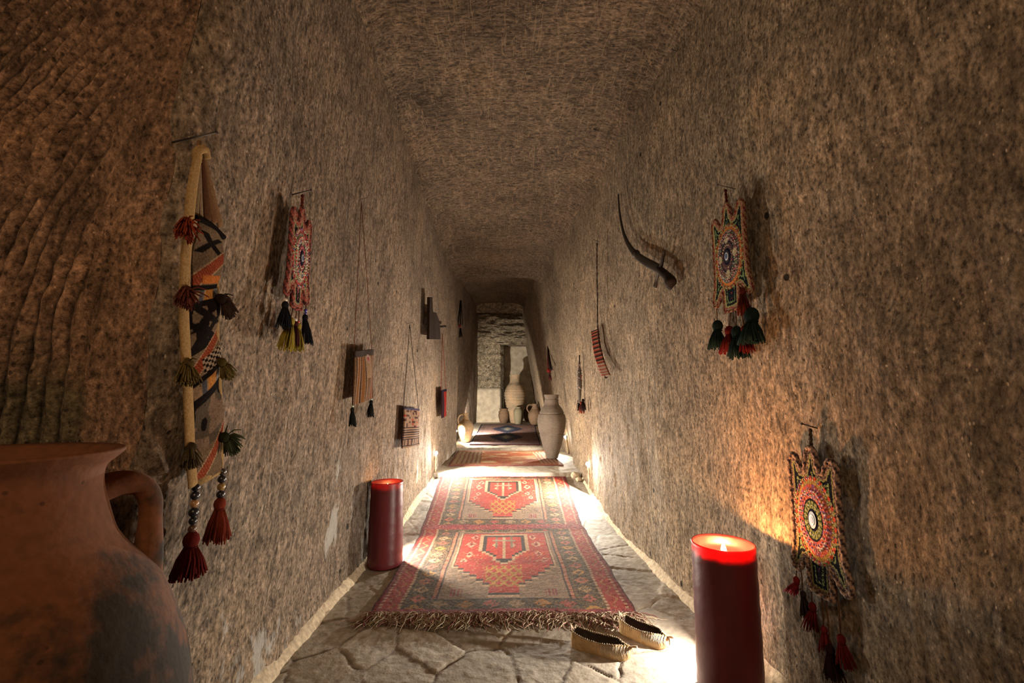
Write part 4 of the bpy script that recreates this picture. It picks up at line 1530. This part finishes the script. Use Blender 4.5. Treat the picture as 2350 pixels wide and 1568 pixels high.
# striped belt on a rope
BXX = hitR(1376, 800, .07).x
t = thing('striped_belt', 'red and cream striped woven strap hanging from a thin rope on the right wall', 'strap', onx(1372, 760, BXX))


def BB(px, py): return onx(px, py, BXX)


mb = MB(); pts = spline([BB(1370, 558), BB(1370, 620), BB(1371, 690), BB(1372, 758), BB(1377, 800)], 18)
mb.tube(pts, [.0045 + .0012 * math.sin(i * 1.6) for i in range(len(pts))], (.045, .03, .022), 6)
mb.build('rope', M_yarn, t)
cl = spline([BB(1364, 758), BB(1366, 775), BB(1369, 800), BB(1375, 825), BB(1383, 848), BB(1390, 864)], 16)
P = np.zeros((8, len(cl), 3)); Cc = np.zeros((8, len(cl), 3))
for j, q in enumerate(cl):
    for i in range(8):
        u = i / 7 - .5
        P[i, j] = (q.x + .035 * (u + .5) - .01, q.y - u * .12, q.z + u * .006)
        Cc[i, j] = ((.30, .05, .03) if (j // 3) % 2 else (.04, .02, .015)) if j < 55 else ((.30, .06, .04) if (j // 3) % 2 else (.36, .24, .17))
        if j % 6 == 3 and i > 1: Cc[i, j] = (.36, .22, .14)
mb = MB(); mb.grid(P, Cc); mb.build('woven_strap', M_fab, t, solid=.006)
mb = MB(); mb.tube(spline([BB(1388, 862), BB(1390, 868), BB(1393, 866)], 4), .005, (.04, .02, .02), 6); mb.build('end_loop', M_yarn, t)
nail(hitR(1371, 556, 0), 1, 'nail holding the striped strap', .10, (0, .1, .1), .002)

# small beaded pendant
c_ = hitR(1331, 880, .05); X0 = c_.x
t = thing('beaded_pendant', 'small pale beaded pendant with a dark tassel low on the right wall', 'wall hanging', c_)
mb = MB()
rr = random.Random(5)
A = onx(1330, 835, X0); B = onx(1330, 925, X0)
mb.tube([A + Vector((0, 0, .02)), A * .5 + B * .5, B], [.008, .024, .012], (.16, .14, .12), 12)
mb.build('pendant_body', M_fab, t)
mb = MB()
for k in range(110):
    v = rr.random(); w = .024 * math.sin(PI * min(.95, v + .08)); th_ = rr.uniform(0, 2 * PI)
    q = A * (1 - v) + B * v
    mb.ball((q.x + w * math.cos(th_), q.y + w * math.sin(th_), q.z), .0055, rr.choice([(.4, .37, .33), (.08, .07, .06), (.25, .22, .2), (.3, .1, .08)]), 6, 4)
mb.build('bead_covering', M_bead, t, kind='stuff')
mb = MB(); mb.tube([onx(1330, 815, X0), A + Vector((0, 0, .02))], .006, (.03, .02, .02), 6); mb.build('cord', M_yarn, t)
for k, (px, py, col) in enumerate(((1328, 918, (.02, .018, .02)), (1334, 922, (.22, .05, .03)), (1338, 916, (.03, .02, .02)))):
    tassel(t, onx(px, py, X0 - .005), .11, .07, col, .0, seed=60 + k, n=26)

# red tassel ornament far right
c_ = hitR(1261, 830, .05); X0 = c_.x
t = thing('tasselled_ornament', 'dark cord ornament with a red knot on the right wall above the tall jar', 'wall hanging', c_)
mb = MB()
mb.tube([onx(1257, 795, X0), onx(1260, 820, X0), onx(1264, 848, X0)], [.010, .018, .022], (.03, .02, .02), 8)
mb.tube([onx(1257, 795, X0), onx(1257, 825, X0), onx(1258, 845, X0)], [.006, .008, .010], (.16, .03, .03), 6)
mb.build('cords', M_yarn, t)
mb = MB(); mb.ball(onx(1260, 850, X0), .035, (.30, .03, .03), 10, 7); mb.build('red_knot', M_yarn, t)
tassel(t, onx(1262, 855, X0), .12, .07, (.12, .03, .03), .0, seed=71, n=24)

# loose nails
nail(hitR(1556, 122, -.01), 1, 'empty nail at the top of the right wall near the vault', .10, (0, .3, .1), .003)
nail(hitR(1352, 423, -.01), 1, 'empty bent nail on the right wall beyond the sabre', .07, (0, .2, -.1), .003)
nail(hitR(1440, 305, -.01), 1, 'empty nail on the right wall above the sabre', .05, (0, .6, .2), .003)
nail(hitL(953, 402, -.01), -1, 'empty nail high on the left wall near the vault', .07, (0, .5, .25), .003)

# ---------------------------------------------------------------- leather shoes
def shoe(p_heel, p_toe, label, seed, L=None):
    h = Vector(p_heel); e = Vector(p_toe)
    d = (e - h); d.z = 0; Ln = d.length; d.normalize()
    s = Vector((-d.y, d.x, 0))
    z0 = zf(h.y) + .001
    t = thing('leather_shoe', label, 'shoe', (h.x, h.y, z0), 'pair of pleated leather shoes')
    NS, NT_ = 90, 48
    P = np.zeros((NS, NT_, 3)); C_ = np.zeros((NS, NT_, 3))
    Wd = [(0, .012), (.03, .026), (.1, .034), (.3, .037), (.55, .043), (.75, .044), (.88, .036), (.96, .020), (1, .004)]
    Hd = [(0, .052), (.05, .056), (.15, .050), (.35, .043), (.6, .043), (.75, .046), (.88, .042), (.96, .034), (1, .028)]
    Op = [(0, .012), (.05, .026), (.2, .032), (.45, .036), (.62, .036), (.76, .028), (.86, .008), (.92, .001), (1, .0005)]
    rimpts = [[], []]
    for i in range(NS):
        q = i / (NS - 1)
        w = lerp_table(q, Wd); hh_ = lerp_table(q, Hd); op = lerp_table(q, Op)
        lift = .012 * max(0, (q - .82) / .18) ** 2
        for j in range(NT_):
            f_ = j / (NT_ - 1) * 2 - 1
            a = abs(f_)
            # bottom flat -> side -> rolls over to the rim
            if a < .35: x = w * .80 * a / .35; z = 0
            elif a < .75:
                k = (a - .35) / .40; x = w * (.80 + .20 * math.sin(k * PI / 2)) * (1 - .04 * k); z = hh_ * .62 * (1 - math.cos(k * PI / 2))
            else:
                k = (a - .75) / .25; x = w * .96 + (op - w * .96) * k ** .85; z = hh_ * (.62 + .38 * math.sin(k * PI / 2))
            pl = max(0, (a - .55) / .45)
            pl *= .25 + .75 * max(0, min(1, (q - .42) / .15))
            x += .0022 * pl * math.sin(i * PI * .5 * 1.05)
            z += .0018 * pl * math.cos(i * PI * .5 * 1.05) * (1 if a > .9 else .4)
            pos = h + d * (q * Ln) + s * (x * (1 if f_ > 0 else -1))
            P[i, j] = (pos.x, pos.y, z0 + z + lift)
            tan = (.40, .26, .12); dk = (.10, .06, .03)
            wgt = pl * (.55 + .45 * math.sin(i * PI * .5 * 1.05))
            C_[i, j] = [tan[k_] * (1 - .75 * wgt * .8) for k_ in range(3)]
            if j == 0: rimpts[0].append(Vector(P[i, j]))
            if j == NT_ - 1: rimpts[1].append(Vector(P[i, j]))
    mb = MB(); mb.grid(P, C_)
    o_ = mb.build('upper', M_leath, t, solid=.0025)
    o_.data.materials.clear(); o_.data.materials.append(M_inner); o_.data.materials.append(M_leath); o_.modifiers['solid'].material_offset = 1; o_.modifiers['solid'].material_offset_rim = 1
    rr = random.Random(seed)
    mb = MB()
    for side_, rp in enumerate(rimpts):
        pts = []
        for i, q in enumerate(rp[:76]):
            pts.append(q + Vector((0, 0, .002 + .0022 * math.sin(i * 1.9))) + s * (.002 * math.cos(i * 1.9)))
        mb.tube(pts, .0024, (.36, .29, .20), 5)
    pts = [rimpts[0][0], rimpts[0][0] - d * .01 + Vector((0, 0, .008)), rimpts[1][0] - d * .008 + Vector((0, 0, .01)), rimpts[1][0]]
    mb.tube(spline(pts, 5), .0026, (.36, .29, .20), 5)
    mb.build('drawstring', M_yarn, t, label='pale laced drawstring around the opening')
    mb = MB()
    for i in range(48, 88, 2):
        for j0, j1 in ((2, 11), (NT_ - 3, NT_ - 12)):
            pa = Vector(P[i, j0]); pb = Vector(P[min(NS - 1, i + 1), j1]); pm_ = Vector(P[i, (j0 + j1) // 2])
            o_ = Vector((0, 0, .0018)) + s * (.002 if j0 < 20 else .002) * (-1 if j0 < 20 else 1)
            mb.tube([pa + o_, pm_ + o_ * 1.3, pb + o_], .0017, (.52, .46, .36), 4)
    mb.build('stitching', M_yarn, t, label='row of white stitches over the pleated toe')
    tip = h + d * Ln + Vector((0, 0, z0 + .038))
    mb = MB(); mb.tube(spline([tip - d * .012, tip + Vector((0, 0, .004)), tip + d * .016 + Vector((0, 0, .008))], 4), [.005, .0045, .0035, .003, .003, .0035, .004, .0045, .004], (.30, .18, .08), 7)
    mb.ball(tip + d * .018 + Vector((0, 0, .008)), .0045, (.5, .42, .32), 8, 5)
    mb.build('toe_knot', M_leath, t)
    mb = MB()
    hl = h + Vector((0, 0, z0 + .052))
    mb.tube(spline([hl + s * .008, hl - d * .008 + Vector((0, 0, .018)), hl - d * .006 + Vector((0, 0, .024)) - s * .006, hl - s * .010], 5), .0035, (.18, .12, .08), 6)
    mb.build('heel_loop', M_leath, t)
    return t


def fl(px, py):
    d = ray(px, py); tt = (0.0 - CH) / d[2]
    return Vector((d[0] * tt, d[1] * tt, 0))


shoe(fl(1314, 1480), fl(1450, 1514), 'tan pleated leather shoe nearer the viewer, beside the rug fringe', 1)
shoe(fl(1426, 1449), fl(1536, 1490), 'tan pleated leather shoe at the rug corner, farther from the viewer', 2)

# loose rubble stone at the end of the step
for k, (px, Y_, r_, lab) in enumerate(((1322, 4.80, .045, 'rough loose stone at the right end of the step'), (1337, 4.70, .028, 'small loose stone by the right wall below the step'))):
    c_ = ony(px, 1092, Y_)
    mb = MB()
    mb.ball((min(c_.x, XR(Y_, .2) - r_ - .03), Y_, zf(Y_) + r_ * .7), r_, n=24, m=16, sz=(1.1, .9, .8))
    vv = np.array(mb.V); cc_ = vv.mean(0); dd_ = vv - cc_
    dd_ *= (1 + .28 * fbm(vv[:, 0] * 22, vv[:, 1] * 22, vv[:, 2] * 22, 300 + k, 3))[:, None]
    mb.V = [tuple(v) for v in cc_ + dd_]
    tag(mb.build('loose_stone', M_mort, None), lab, 'stone', 'rubble stones beside the step')

# ---------------------------------------------------------------- ambient and added fill light
w = bpy.data.worlds.new('world'); S.world = w
w.use_nodes = True
w.node_tree.nodes['Background'].inputs[0].default_value = (1, .72, .45, 1)
w.node_tree.nodes['Background'].inputs[1].default_value = .05
ld = bpy.data.lights.new('fill_light', 'POINT'); ld.energy = 56; ld.color = (1, .68, .41); ld.shadow_soft_size = .45  # unseen warm source added behind the camera to fill the near walls
lo = bpy.data.objects.new('fill_light', ld); COL.objects.link(lo); lo.location = (-.15, -1.4, 2.35)

vs = S.view_settings
vs.view_transform = 'Standard'; vs.look = 'None'; vs.gamma = 1; vs.use_curve_mapping = False
vs.exposure = 1.08
